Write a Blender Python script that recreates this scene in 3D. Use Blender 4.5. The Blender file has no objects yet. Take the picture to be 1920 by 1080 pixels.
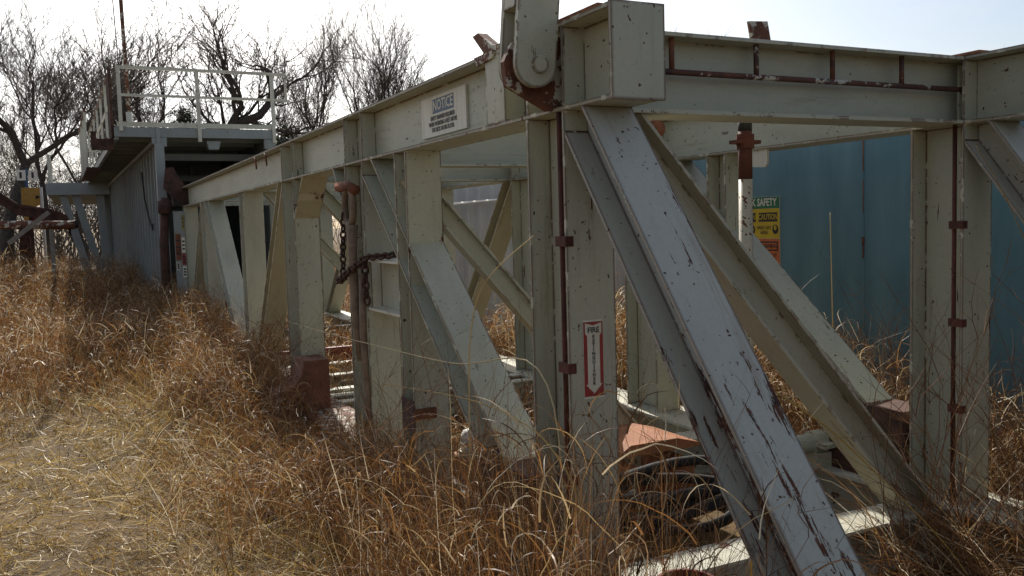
import bpy, math, random
import numpy as np
from mathutils import Matrix, Vector

scene = bpy.context.scene
COL = scene.collection
rng = np.random.default_rng(7)
random.seed(7)

# ------------------------------------------------------------------ camera
cam_data = bpy.data.cameras.new('camera')
cam_data.sensor_width = 36.0
cam_data.lens = 1652.0 / 1920.0 * 36.0
cam_data.clip_start = 0.05
cam_data.clip_end = 2000.0
cam = bpy.data.objects.new('camera', cam_data)
COL.objects.link(cam)
right = Vector((0.8945, -0.4461, -0.0299)).normalized()
fwd = Vector((0.4431, 0.8934, -0.0747)).normalized()
up = right.cross(fwd).normalized()
right = fwd.cross(up).normalized()
cam.matrix_world = Matrix(((right.x, up.x, -fwd.x, 0.0),
                           (right.y, up.y, -fwd.y, 0.0),
                           (right.z, up.z, -fwd.z, 1.75),
                           (0, 0, 0, 1)))
scene.camera = cam

# ------------------------------------------------------------------ sky and sun
SUN_AZ = math.radians(9)      # from +Y towards +X
SUN_EL = math.radians(38)
world = bpy.data.worlds.new('World')
scene.world = world
world.use_nodes = True
wn = world.node_tree
wn.nodes.clear()
w_out = wn.nodes.new('ShaderNodeOutputWorld')
w_bg = wn.nodes.new('ShaderNodeBackground')
w_sky = wn.nodes.new('ShaderNodeTexSky')
w_sky.sky_type = 'NISHITA'
w_sky.sun_disc = False
w_sky.sun_elevation = SUN_EL
w_sky.sun_rotation = SUN_AZ
w_sky.air_density = 1.0
w_sky.dust_density = 2.5
w_sky.ozone_density = 1.0
# thin high cloud: whitens the sky in long soft streaks, all round
w_tc = wn.nodes.new('ShaderNodeTexCoord')
w_map = wn.nodes.new('ShaderNodeMapping')
w_map.inputs['Scale'].default_value = (1.3, 0.9, 5.0)
w_map.inputs['Rotation'].default_value = (0.0, 0.35, 0.4)
w_noise = wn.nodes.new('ShaderNodeTexNoise')
w_noise.inputs['Scale'].default_value = 1.6
w_noise.inputs['Detail'].default_value = 7.0
w_noise.inputs['Roughness'].default_value = 0.55
w_ramp = wn.nodes.new('ShaderNodeMapRange')
w_ramp.inputs['From Min'].default_value = 0.40
w_ramp.inputs['From Max'].default_value = 0.66
w_ramp.inputs['To Min'].default_value = 0.05
w_ramp.inputs['To Max'].default_value = 0.85
w_lum = wn.nodes.new('ShaderNodeRGBToBW')
w_gain = wn.nodes.new('ShaderNodeMath'); w_gain.operation = 'MULTIPLY_ADD'
w_gain.inputs[1].default_value = 1.0
w_gain.inputs[2].default_value = 0.6
w_white = wn.nodes.new('ShaderNodeCombineColor')
w_mix = wn.nodes.new('ShaderNodeMix'); w_mix.data_type = 'RGBA'
wl = wn.links.new
wl(w_tc.outputs['Generated'], w_map.inputs['Vector'])
wl(w_map.outputs['Vector'], w_noise.inputs['Vector'])
wl(w_noise.outputs['Fac'], w_ramp.inputs['Value'])
wl(w_sky.outputs['Color'], w_lum.inputs['Color'])
wl(w_lum.outputs['Val'], w_gain.inputs[0])
for k in range(3):
    wl(w_gain.outputs[0], w_white.inputs[k])
wl(w_ramp.outputs['Result'], w_mix.inputs['Factor'])
wl(w_sky.outputs['Color'], w_mix.inputs[6])
wl(w_white.outputs['Color'], w_mix.inputs[7])
wl(w_mix.outputs[2], w_bg.inputs['Color'])
w_bg.inputs['Strength'].default_value = 0.11
wl(w_bg.outputs['Background'], w_out.inputs['Surface'])

sun_data = bpy.data.lights.new('sun', 'SUN')
sun_data.energy = 4.7
sun_data.angle = math.radians(0.6)
sun_data.color = (1.0, 0.94, 0.84)
sun = bpy.data.objects.new('sun', sun_data)
COL.objects.link(sun)
to_sun = Vector((math.sin(SUN_AZ) * math.cos(SUN_EL), math.cos(SUN_AZ) * math.cos(SUN_EL), math.sin(SUN_EL)))
sun.rotation_euler = to_sun.to_track_quat('Z', 'Y').to_euler()
sun.location = to_sun * 60

scene.view_settings.view_transform = 'Standard'
scene.view_settings.look = 'None'
scene.view_settings.exposure = 0.34
scene.view_settings.gamma = 1.0
scene.view_settings.use_curve_mapping = False
scene.render.engine = 'CYCLES'
scene.cycles.use_denoising = True
scene.cycles.max_bounces = 6
scene.cycles.diffuse_bounces = 3
scene.cycles.transparent_max_bounces = 4

# ------------------------------------------------------------------ materials
MATS = {}


def new_mat(name):
    m = bpy.data.materials.new(name)
    m.use_nodes = True
    nt = m.node_tree
    nt.nodes.clear()
    out = nt.nodes.new('ShaderNodeOutputMaterial')
    MATS[name] = m
    return m, nt, out


def nd(nt, typ, **kw):
    n = nt.nodes.new(typ)
    for k, v in kw.items():
        setattr(n, k, v)
    return n


def rgb(*c):
    return (c[0], c[1], c[2], 1.0)


def obj_coords(nt, scale=(1, 1, 1)):
    tc = nd(nt, 'ShaderNodeTexCoord')
    oi = nd(nt, 'ShaderNodeObjectInfo')
    mul = nd(nt, 'ShaderNodeVectorMath', operation='SCALE')
    mul.inputs[0].default_value = (37.0, 19.0, 53.0)
    nt.links.new(oi.outputs['Random'], mul.inputs['Scale'])
    add = nd(nt, 'ShaderNodeVectorMath', operation='ADD')
    nt.links.new(tc.outputs['Object'], add.inputs[0])
    nt.links.new(mul.outputs[0], add.inputs[1])
    return add.outputs[0]


def noise(nt, vec, scale, detail=4.0, rough=0.6, stretch=None):
    if stretch:
        mp = nd(nt, 'ShaderNodeVectorMath', operation='MULTIPLY')
        mp.inputs[1].default_value = stretch
        nt.links.new(vec, mp.inputs[0])
        vec = mp.outputs[0]
    n = nd(nt, 'ShaderNodeTexNoise')
    n.inputs['Scale'].default_value = scale
    n.inputs['Detail'].default_value = detail
    n.inputs['Roughness'].default_value = rough
    nt.links.new(vec, n.inputs['Vector'])
    return n.outputs['Fac']


def rng_map(nt, val, a, b, c=0.0, d=1.0):
    m = nd(nt, 'ShaderNodeMapRange')
    m.inputs['From Min'].default_value = a
    m.inputs['From Max'].default_value = b
    m.inputs['To Min'].default_value = c
    m.inputs['To Max'].default_value = d
    nt.links.new(val, m.inputs['Value'])
    return m.outputs['Result']


def mathn(nt, op, a, b):
    m = nd(nt, 'ShaderNodeMath', operation=op)
    for i, v in enumerate((a, b)):
        if isinstance(v, (int, float)):
            m.inputs[i].default_value = v
        else:
            nt.links.new(v, m.inputs[i])
    return m.outputs[0]


def mixc(nt, fac, a, b):
    m = nd(nt, 'ShaderNodeMix', data_type='RGBA')
    if isinstance(fac, (int, float)):
        m.inputs[0].default_value = fac
    else:
        nt.links.new(fac, m.inputs[0])
    for idx, v in ((6, a), (7, b)):
        if isinstance(v, tuple):
            m.inputs[idx].default_value = v
        else:
            nt.links.new(v, m.inputs[idx])
    return m.outputs[2]


def principled(nt, out, col, rough=0.6, metallic=0.0, bump=None, bump_s=0.2, bump_d=0.01):
    p = nd(nt, 'ShaderNodeBsdfPrincipled')
    if isinstance(col, tuple):
        p.inputs['Base Color'].default_value = col
    else:
        nt.links.new(col, p.inputs['Base Color'])
    if isinstance(rough, (int, float)):
        p.inputs['Roughness'].default_value = rough
    else:
        nt.links.new(rough, p.inputs['Roughness'])
    p.inputs['Metallic'].default_value = metallic
    if bump is not None:
        b = nd(nt, 'ShaderNodeBump')
        b.inputs['Strength'].default_value = bump_s
        b.inputs['Distance'].default_value = bump_d
        nt.links.new(bump, b.inputs['Height'])
        nt.links.new(b.outputs[0], p.inputs['Normal'])
    nt.links.new(p.outputs[0], out.inputs['Surface'])
    return p


def rust_color(nt, vec):
    n = noise(nt, vec, 22.0, 6.0, 0.65)
    return mixc(nt, rng_map(nt, n, 0.35, 0.65), rgb(0.032, 0.016, 0.012), rgb(0.13, 0.047, 0.022))


def paint(name, base=(0.485, 0.475, 0.355), alt=(0.425, 0.43, 0.345), chip=0.73, streak=None, edge=0.5, stain=0.42, rough=0.5,
          stain_col=(0.20, 0.15, 0.08), specks=0.735, worn_down=False):
    m, nt, out = new_mat(name)
    v = obj_coords(nt)
    tone = noise(nt, v, 1.7, 5.0, 0.6)
    col = mixc(nt, rng_map(nt, tone, 0.35, 0.65), rgb(*base), rgb(*alt))
    fine = noise(nt, v, 60.0, 3.0, 0.6)
    col = mixc(nt, rng_map(nt, fine, 0.3, 0.7, 0.0, 0.16), col, rgb(0.2, 0.2, 0.17))
    st = noise(nt, v, 2.6, 6.0, 0.7, (1.0, 1.0, 0.35))
    col = mixc(nt, rng_map(nt, st, 0.50, 0.78, 0.0, stain), col, rgb(*stain_col))
    run = noise(nt, v, 4.0, 5.0, 0.7, (6.0, 6.0, 0.5))
    gate = noise(nt, v, 1.3, 2.0, 0.5)
    run = mathn(nt, 'MULTIPLY', rng_map(nt, run, 0.54, 0.72), rng_map(nt, gate, 0.42, 0.62))
    col = mixc(nt, mathn(nt, 'MULTIPLY', run, 0.55), col, rgb(0.23, 0.14, 0.065))
    # rust where the paint has flaked: spots, scratches along the member, edges
    chips = noise(nt, v, 15.0, 5.0, 0.62, (1.0, 1.0, 0.75))
    mask = rng_map(nt, chips, chip, chip + 0.015)
    sp = noise(nt, v, 48.0, 2.0, 0.5)
    mask = mathn(nt, 'MAXIMUM', mask, rng_map(nt, sp, specks, specks + 0.02))
    if streak is not None:
        s1 = noise(nt, v, 3.4, 8.0, 0.72, (7.0, 7.0, 1.0))
        zone = noise(nt, v, 2.1, 3.0, 0.6)
        s1 = mathn(nt, 'ADD', s1, rng_map(nt, zone, 0.3, 0.7, -0.06, 0.06))
        if worn_down:      # flaked most towards the foot of the member
            tcz = nd(nt, 'ShaderNodeTexCoord')
            sz = nd(nt, 'ShaderNodeSeparateXYZ')
            nt.links.new(tcz.outputs['Object'], sz.inputs[0])
            s1 = mathn(nt, 'ADD', s1, rng_map(nt, sz.outputs['Z'], 0.3, 1.6, -0.085, 0.0))
            chips2 = mathn(nt, 'ADD', chips, rng_map(nt, sz.outputs['Z'], 0.4, 1.7, -0.06, 0.035))
            mask = mathn(nt, 'MAXIMUM', mask, rng_map(nt, chips2, chip, chip + 0.012))
        mask = mathn(nt, 'MAXIMUM', mask, rng_map(nt, s1, streak, streak + 0.012))
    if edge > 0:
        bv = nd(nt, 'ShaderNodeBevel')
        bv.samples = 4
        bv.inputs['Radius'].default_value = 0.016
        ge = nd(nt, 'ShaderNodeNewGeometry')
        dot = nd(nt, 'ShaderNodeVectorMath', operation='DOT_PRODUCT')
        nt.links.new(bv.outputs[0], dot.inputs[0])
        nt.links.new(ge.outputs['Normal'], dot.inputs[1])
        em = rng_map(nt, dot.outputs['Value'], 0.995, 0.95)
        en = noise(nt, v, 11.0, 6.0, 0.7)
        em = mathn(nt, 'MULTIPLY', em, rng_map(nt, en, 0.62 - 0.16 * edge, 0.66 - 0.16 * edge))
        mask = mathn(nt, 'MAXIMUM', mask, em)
        col = mixc(nt, mathn(nt, 'MULTIPLY', rng_map(nt, dot.outputs['Value'], 0.985, 0.90), 0.45), col, rgb(0.60, 0.57, 0.46))  # cream edges: sun and sky light on plate edges painted into the colour
    col = mixc(nt, mask, col, rust_color(nt, v))
    r = rng_map(nt, mask, 0.0, 1.0, rough, 0.9)
    h = mathn(nt, 'SUBTRACT', mathn(nt, 'MULTIPLY', fine, 0.25), mask)
    principled(nt, out, col, r, 0.0, h, 0.22, 0.004)
    return m


def rusty(name, a=(0.07, 0.028, 0.018), b=(0.24, 0.085, 0.04), c=(0.33, 0.15, 0.08), rough=0.85, flake=None):
    m, nt, out = new_mat(name)
    v = obj_coords(nt)
    n1 = noise(nt, v, 9.0, 7.0, 0.65)
    n2 = noise(nt, v, 40.0, 4.0, 0.6)
    col = mixc(nt, rng_map(nt, n1, 0.36, 0.62), rgb(*a), rgb(*b))
    col = mixc(nt, rng_map(nt, n2, 0.55, 0.75, 0.0, 0.6), col, rgb(*c))
    if flake:
        n3 = noise(nt, v, 11.0, 6.0, 0.68)
        col = mixc(nt, rng_map(nt, n3, flake, flake + 0.03), col, rgb(0.5, 0.48, 0.4))
    principled(nt, out, col, rough, 0.0, n2, 0.3, 0.004)
    return m


def plain(name, col, rough=0.6, var=0.12, scale=12.0, metallic=0.0, alt=None):
    m, nt, out = new_mat(name)
    v = obj_coords(nt)
    n = noise(nt, v, scale, 5.0, 0.6)
    dark = alt or tuple(x * (1 - 2.2 * var) for x in col)
    c = mixc(nt, rng_map(nt, n, 0.35, 0.7), rgb(*col), rgb(*dark))
    principled(nt, out, c, rough, metallic, n, 0.1, 0.003)
    return m


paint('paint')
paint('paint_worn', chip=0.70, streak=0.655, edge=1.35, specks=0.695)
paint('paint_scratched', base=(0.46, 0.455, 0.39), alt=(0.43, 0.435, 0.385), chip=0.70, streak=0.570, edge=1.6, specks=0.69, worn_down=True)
paint('paint_warm_bounce', base=(0.46, 0.42, 0.28), alt=(0.41, 0.38, 0.26), stain=0.5, stain_col=(0.25, 0.16, 0.06))  # warm bounce light on undersides put into the colour, with brown stain
paint('paint_far', base=(0.29, 0.315, 0.31), alt=(0.23, 0.255, 0.26), edge=0.0, stain=0.45, chip=0.69, specks=0.75)
paint('paint_cream', base=(0.66, 0.64, 0.54), alt=(0.56, 0.55, 0.46), edge=0.0, chip=0.66, specks=0.70)
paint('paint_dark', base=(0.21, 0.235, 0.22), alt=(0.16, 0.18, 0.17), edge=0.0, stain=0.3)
rusty('rust')
rusty('rust_dark', (0.03, 0.016, 0.013), (0.09, 0.04, 0.027), (0.14, 0.065, 0.04))
rusty('primer', (0.27, 0.10, 0.04), (0.38, 0.15, 0.065), (0.45, 0.20, 0.10), 0.75)
rusty('saddle_rust', (0.10, 0.038, 0.025), (0.19, 0.07, 0.042), (0.25, 0.10, 0.06), 0.75)
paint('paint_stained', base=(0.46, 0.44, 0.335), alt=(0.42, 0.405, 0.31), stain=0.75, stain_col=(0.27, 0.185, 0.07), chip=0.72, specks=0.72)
rusty('red_rod', (0.05, 0.014, 0.009), (0.105, 0.027, 0.015), (0.15, 0.05, 0.028), 0.8)
rusty('rust_flaked', (0.07, 0.028, 0.018), (0.17, 0.06, 0.03), (0.24, 0.1, 0.05), 0.8, 0.53)
rusty('pipe_banded', (0.035, 0.02, 0.018), (0.13, 0.05, 0.03), (0.16, 0.07, 0.04), 0.75, 0.56)
rusty('forged', (0.13, 0.085, 0.055), (0.24, 0.17, 0.115), (0.32, 0.24, 0.17), 0.75)
plain('white_paint', (0.72, 0.71, 0.66), 0.5, 0.08)
paint('sign_white', base=(0.72, 0.69, 0.58), alt=(0.66, 0.63, 0.52), chip=0.76, edge=0.0, stain=0.55, stain_col=(0.30, 0.19, 0.09), specks=0.76)
plain('sign_red', (0.33, 0.035, 0.03), 0.5, 0.15)
plain('sign_blue', (0.02, 0.075, 0.17), 0.5, 0.1)
plain('sign_black', (0.018, 0.018, 0.018), 0.55, 0.1)
plain('sign_green', (0.015, 0.16, 0.07), 0.5, 0.1)
plain('sign_yellow', (0.62, 0.43, 0.02), 0.5, 0.08)
plain('sign_orange', (0.60, 0.15, 0.035), 0.5, 0.08)
plain('label_yellow', (0.33, 0.27, 0.07), 0.6, 0.2)
plain('red_steel', (0.20, 0.022, 0.02), 0.6, 0.25)
plain('yellow_steel', (0.50, 0.27, 0.03), 0.5, 0.12)
plain('weathered_wood', (0.30, 0.27, 0.23), 0.85, 0.2, 30.0)
plain('black_rubber', (0.02, 0.019, 0.018), 0.8, 0.1)
plain('tank_white', (0.56, 0.56, 0.55), 0.45, 0.07, 3.0)
plain('bark', (0.085, 0.068, 0.055), 0.95, 0.3, 9.0)
plain('bark_grey', (0.13, 0.112, 0.095), 0.95, 0.25, 9.0)
plain('twig', (0.155, 0.125, 0.10), 0.95, 0.2, 3.0)

# flaking skid-top paint
m, nt, out = new_mat('skid_paint')
v = obj_coords(nt)
col = mixc(nt, rng_map(nt, noise(nt, v, 1.5), 0.3, 0.7), rgb(0.55, 0.53, 0.42), rgb(0.46, 0.46, 0.38))
fl = noise(nt, v, 10.0, 7.0, 0.66)
mk = rng_map(nt, fl, 0.60, 0.62)
col = mixc(nt, mk, col, rust_color(nt, v))
principled(nt, out, col, 0.6, 0.0, mk, -0.2, 0.004)

# blue tank skin: blue enamel with vertical streaks, dents
m, nt, out = new_mat('tank_blue')
v = obj_coords(nt)
n1 = noise(nt, v, 2.0, 6.0, 0.6, (1.0, 3.0, 0.35))
col = mixc(nt, rng_map(nt, n1, 0.35, 0.68), rgb(0.08, 0.185, 0.23), rgb(0.125, 0.245, 0.285))
n2 = noise(nt, v, 5.0, 6.0, 0.7)
col = mixc(nt, rng_map(nt, n2, 0.70, 0.76, 0.0, 0.8), col, rgb(0.12, 0.06, 0.035))
n3 = noise(nt, v, 1.2, 3.0, 0.5)
principled(nt, out, col, rng_map(nt, n1, 0.3, 0.7, 0.30, 0.5), 0.0, n3, 0.3, 0.08)

# soil
m, nt, out = new_mat('soil')
tc = nd(nt, 'ShaderNodeTexCoord')
v = tc.outputs['Object']
n1 = noise(nt, v, 1.1, 8.0, 0.65)
n2 = noise(nt, v, 26.0, 6.0, 0.7)
col = mixc(nt, rng_map(nt, n1, 0.35, 0.65), rgb(0.10, 0.06, 0.022), rgb(0.19, 0.115, 0.036))
col = mixc(nt, rng_map(nt, n2, 0.40, 0.68), col, rgb(0.075, 0.05, 0.025))
principled(nt, out, col, 0.95, 0.0, n2, 0.8, 0.03)


def straw(name, ramp, trans=0.35, rough=0.5):
    """dry blades: colour picked per blade by the 'tone' attribute, light passes through"""
    m, nt, out = new_mat(name)
    at = nd(nt, 'ShaderNodeAttribute', attribute_name='tone')
    cr = nd(nt, 'ShaderNodeValToRGB')
    el = cr.color_ramp.elements
    el[0].position, el[0].color = ramp[0][0], rgb(*ramp[0][1])
    el[1].position, el[1].color = ramp[-1][0], rgb(*ramp[-1][1])
    for p, c in ramp[1:-1]:
        e = el.new(p)
        e.color = rgb(*c)
    nt.links.new(at.outputs['Fac'], cr.inputs['Fac'])
    p = nd(nt, 'ShaderNodeBsdfPrincipled')
    p.inputs['Roughness'].default_value = rough
    p.inputs['Specular IOR Level'].default_value = 0.6
    nt.links.new(cr.outputs[0], p.inputs['Base Color'])
    t = nd(nt, 'ShaderNodeBsdfTranslucent')
    nt.links.new(cr.outputs[0], t.inputs['Color'])
    mx = nd(nt, 'ShaderNodeMixShader')
    mx.inputs[0].default_value = trans
    nt.links.new(p.outputs[0], mx.inputs[1])
    nt.links.new(t.outputs[0], mx.inputs[2])
    nt.links.new(mx.outputs[0], out.inputs['Surface'])
    return m


straw('dry_grass', [(0.0, (0.06, 0.032, 0.014)), (0.35, (0.245, 0.108, 0.034)), (0.65, (0.37, 0.195, 0.066)),
                    (0.88, (0.50, 0.36, 0.17)), (1.0, (0.74, 0.66, 0.50))])
straw('pale_straw', [(0.0, (0.13, 0.08, 0.03)), (0.4, (0.37, 0.235, 0.058)), (0.75, (0.54, 0.38, 0.115)),
                     (1.0, (0.66, 0.56, 0.34))])
straw('evergreen_leaf', [(0.0, (0.02, 0.028, 0.012)), (1.0, (0.06, 0.075, 0.035))], 0.15)

# ------------------------------------------------------------------ mesh helpers


class MB:
    def __init__(self):
        self.v = []
        self.f = []

    def add(self, verts, faces):
        b = len(self.v)
        self.v += [tuple(p) for p in verts]
        self.f += [tuple(i + b for i in q) for q in faces]
        return self

    def box(self, x0, x1, y0, y1, z0, z1):
        v = [(x0, y0, z0), (x1, y0, z0), (x1, y1, z0), (x0, y1, z0), (x0, y0, z1), (x1, y0, z1), (x1, y1, z1), (x0, y1, z1)]
        f = [(0, 3, 2, 1), (4, 5, 6, 7), (0, 1, 5, 4), (1, 2, 6, 5), (2, 3, 7, 6), (3, 0, 4, 7)]
        return self.add(v, f)

    def prism(self, poly, axis, a, b):
        """extrude a 2D polygon: axis 'x' takes (y,z), 'y' takes (x,z), 'z' takes (x,y)"""
        n = len(poly)
        mk = {'x': lambda p, t: (t, p[0], p[1]), 'y': lambda p, t: (p[0], t, p[1]), 'z': lambda p, t: (p[0], p[1], t)}[axis]
        v = [mk(p, a) for p in poly] + [mk(p, b) for p in poly]
        f = [tuple(range(n)), tuple(range(2 * n - 1, n - 1, -1))]
        f += [(i, (i + n), (i + 1) % n + n, (i + 1) % n) for i in range(n)]
        return self.add(v, f)

    def tube(self, pts, r, sides=8, cap=True):
        pts = [Vector(p) for p in pts]
        rs = r if isinstance(r, (list, tuple)) else [r] * len(pts)
        n = len(pts)
        base = len(self.v)
        ref = None
        for i, p in enumerate(pts):
            d = (pts[min(i + 1, n - 1)] - pts[max(i - 1, 0)])
            d = d.normalized() if d.length > 1e-9 else Vector((0, 0, 1))
            if ref is None:
                ref = d.orthogonal().normalized()
            u = (ref - d * ref.dot(d))
            u = u.normalized() if u.length > 1e-6 else d.orthogonal().normalized()
            ref = u
            w = d.cross(u)
            for k in range(sides):
                a = 2 * math.pi * k / sides
                self.v.append(tuple(p + (u * math.cos(a) + w * math.sin(a)) * rs[i]))
        for i in range(n - 1):
            for k in range(sides):
                a = base + i * sides + k
                b = base + i * sides + (k + 1) % sides
                self.f.append((a, b, b + sides, a + sides))
        if cap:
            self.f.append(tuple(base + k for k in range(sides - 1, -1, -1)))
            self.f.append(tuple(base + (n - 1) * sides + k for k in range(sides)))
        return self

    def build(self, name, mat, parent=None, frame=None, smooth=False):
        me = bpy.data.meshes.new(name)
        vs = self.v
        if frame is not None:
            inv = frame.inverted()
            vs = [tuple(inv @ Vector(p)) for p in vs]
        me.from_pydata(vs, [], self.f)
        # consistent outward faces
        import bmesh
        bm = bmesh.new()
        bm.from_mesh(me)
        bmesh.ops.recalc_face_normals(bm, faces=bm.faces)
        bm.to_mesh(me)
        bm.free()
        if smooth:
            me.polygons.foreach_set('use_smooth', [True] * len(me.polygons))
        me.materials.append(MATS[mat] if isinstance(mat, str) else mat)
        o = bpy.data.objects.new(name, me)
        COL.objects.link(o)
        M = frame if frame is not None else Matrix.Identity(4)
        if parent is not None:
            o.parent = parent
            o.matrix_parent_inverse = WORLD[parent.name].inverted()
        o.matrix_basis = M
        WORLD[o.name] = M
        return o


WORLD = {}


def empty(name, loc, label, cat, group=None):
    o = bpy.data.objects.new(name, None)
    o.empty_display_size = 0.1
    COL.objects.link(o)
    o.location = loc
    WORLD[o.name] = Matrix.Translation(loc)
    tag(o, label, cat, group)
    return o


def tag(o, label=None, cat=None, group=None, kind=None):
    if label:
        o['label'] = label
    if cat:
        o['category'] = cat
    if group:
        o['group'] = group
    if kind:
        o['kind'] = kind
    return o


def frame_z(p, q):
    """frame at p whose local Z runs along p->q (grain follows the member)"""
    p, q = Vector(p), Vector(q)
    z = (q - p).normalized()
    x = Vector((1, 0, 0)) if abs(z.x) < 0.9 else Vector((0, 1, 0))
    y = z.cross(x).normalized()
    x = y.cross(z).normalized()
    M = Matrix(((x.x, y.x, z.x, p.x), (x.y, y.y, z.y, p.y), (x.z, y.z, z.z, p.z), (0, 0, 0, 1)))
    return M


def clip_poly(poly, a, b, c):
    """keep a*u + b*v <= c"""
    outp = []
    n = len(poly)
    for i in range(n):
        p, q = poly[i], poly[(i + 1) % n]
        dp, dq = a * p[0] + b * p[1] - c, a * q[0] + b * q[1] - c
        if dp <= 0:
            outp.append(p)
        if (dp < 0 < dq) or (dq < 0 < dp):
            t = dp / (dp - dq)
            outp.append((p[0] + (q[0] - p[0]) * t, p[1] + (q[1] - p[1]) * t))
    return outp


def slant_polys(u0, v0, u1, v1, depth, tf, side, clips=()):
    """I-section lying in a plane: outer line (u0,v0)-(u1,v1) cut level at both ends, the other flange on 'side' (+1/-1 in u)"""
    k = (u1 - u0) / (v1 - v0)
    s = depth * math.sqrt(1 + k * k) * side     # horizontal offset for the perpendicular depth
    t = tf * math.sqrt(1 + k * k) * side

    def band(a, b):
        pl = [(u0 + a, v0), (u0 + b, v0), (u1 + b, v1), (u1 + a, v1)]
        for c in clips:
            pl = clip_poly(pl, *c)
        return pl
    return band(0, t), band(t, s - t), band(s - t, s)


def text_part(name, body, size, origin, right, up_, mat, parent, bold=0.0, xscale=1.0, align='CENTER'):
    cu = bpy.data.curves.new('lettering_curve', 'FONT')
    cu.body = body
    cu.size = size
    cu.align_x = align
    cu.align_y = 'CENTER'
    cu.offset = bold
    cu.resolution_u = 2
    cu.extrude = 0.0004
    tmp = bpy.data.objects.new('tmp', cu)
    me = bpy.data.meshes.new_from_object(tmp)
    bpy.data.objects.remove(tmp)
    bpy.data.curves.remove(cu)
    me.name = name
    me.materials.clear()
    me.materials.append(MATS[mat])
    r, u = Vector(right), Vector(up_)
    n = r.cross(u)
    M = Matrix(((r.x * xscale, u.x, n.x, origin[0]), (r.y * xscale, u.y, n.y, origin[1]), (r.z * xscale, u.z, n.z, origin[2]), (0, 0, 0, 1)))
    me.transform(M)
    o = bpy.data.objects.new(name, me)
    COL.objects.link(o)
    o.parent = parent
    o.matrix_parent_inverse = WORLD[parent.name].inverted()
    WORLD[o.name] = Matrix.Identity(4)
    return o


# ------------------------------------------------------------------ ground


def sstep(a, b, x):
    t = np.clip((np.asarray(x, float) - a) / (b - a), 0, 1)
    return t * t * (3 - 2 * t)


def ground_h(x, y):
    x = np.asarray(x, float)
    y = np.asarray(y, float)
    h = 0.40 * sstep(11, 24, y) * (1 - sstep(1.3, 2.2, x) * (1 - sstep(15, 22, y)))
    h = h + 0.035 * np.sin(x * 1.7 + y * 0.6) * np.sin(y * 1.1 - x * 0.5)
    h = h + 0.8 * sstep(30, 160, np.hypot(x, y))
    return h


def make_ground():
    gx = np.concatenate([-np.geomspace(300, 6, 22), np.arange(-5.5, 8.01, 0.25), np.geomspace(9, 300, 22)])
    gy = np.concatenate([-np.geomspace(200, 4, 12), np.arange(-3.5, 26.01, 0.25), np.geomspace(28, 420, 24)])
    X, Y = np.meshgrid(gx, gy)
    Z = ground_h(X, Y)
    nx, ny = len(gx), len(gy)
    verts = np.stack([X.ravel(), Y.ravel(), Z.ravel()], 1)
    idx = np.arange(nx * ny).reshape(ny, nx)
    faces = np.stack([idx[:-1, :-1].ravel(), idx[:-1, 1:].ravel(), idx[1:, 1:].ravel(), idx[1:, :-1].ravel()], 1)
    me = bpy.data.meshes.new('ground')
    me.from_pydata(verts.tolist(), [], faces.tolist())
    me.polygons.foreach_set('use_smooth', [True] * len(me.polygons))
    me.materials.append(MATS['soil'])
    o = bpy.data.objects.new('ground', me)
    COL.objects.link(o)
    o['kind'] = 'structure'


make_ground()

# ------------------------------------------------------------------ the near substructure
XA, XB = 1.739, 3.935         # truss planes
FW = 0.210                    # flange width
ZB, ZT = 2.152, 2.470         # top chord
SK = 0.30                     # top of the skid beams
Y0, Y1 = 2.513, 15.25
POSTS = [(2.83, 3.13), (4.55, 4.74), (5.34, 5.74), (7.27, 7.69), (9.62, 9.88), (12.65, 13.05), (15.05, 15.25)]

frame_root = empty('steel_substructure', (XA, 3.0, 0.0),
                   'long pale grey-green welded steel rig substructure with peeling rusty paint in the weeds', 'steel frame')


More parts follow.
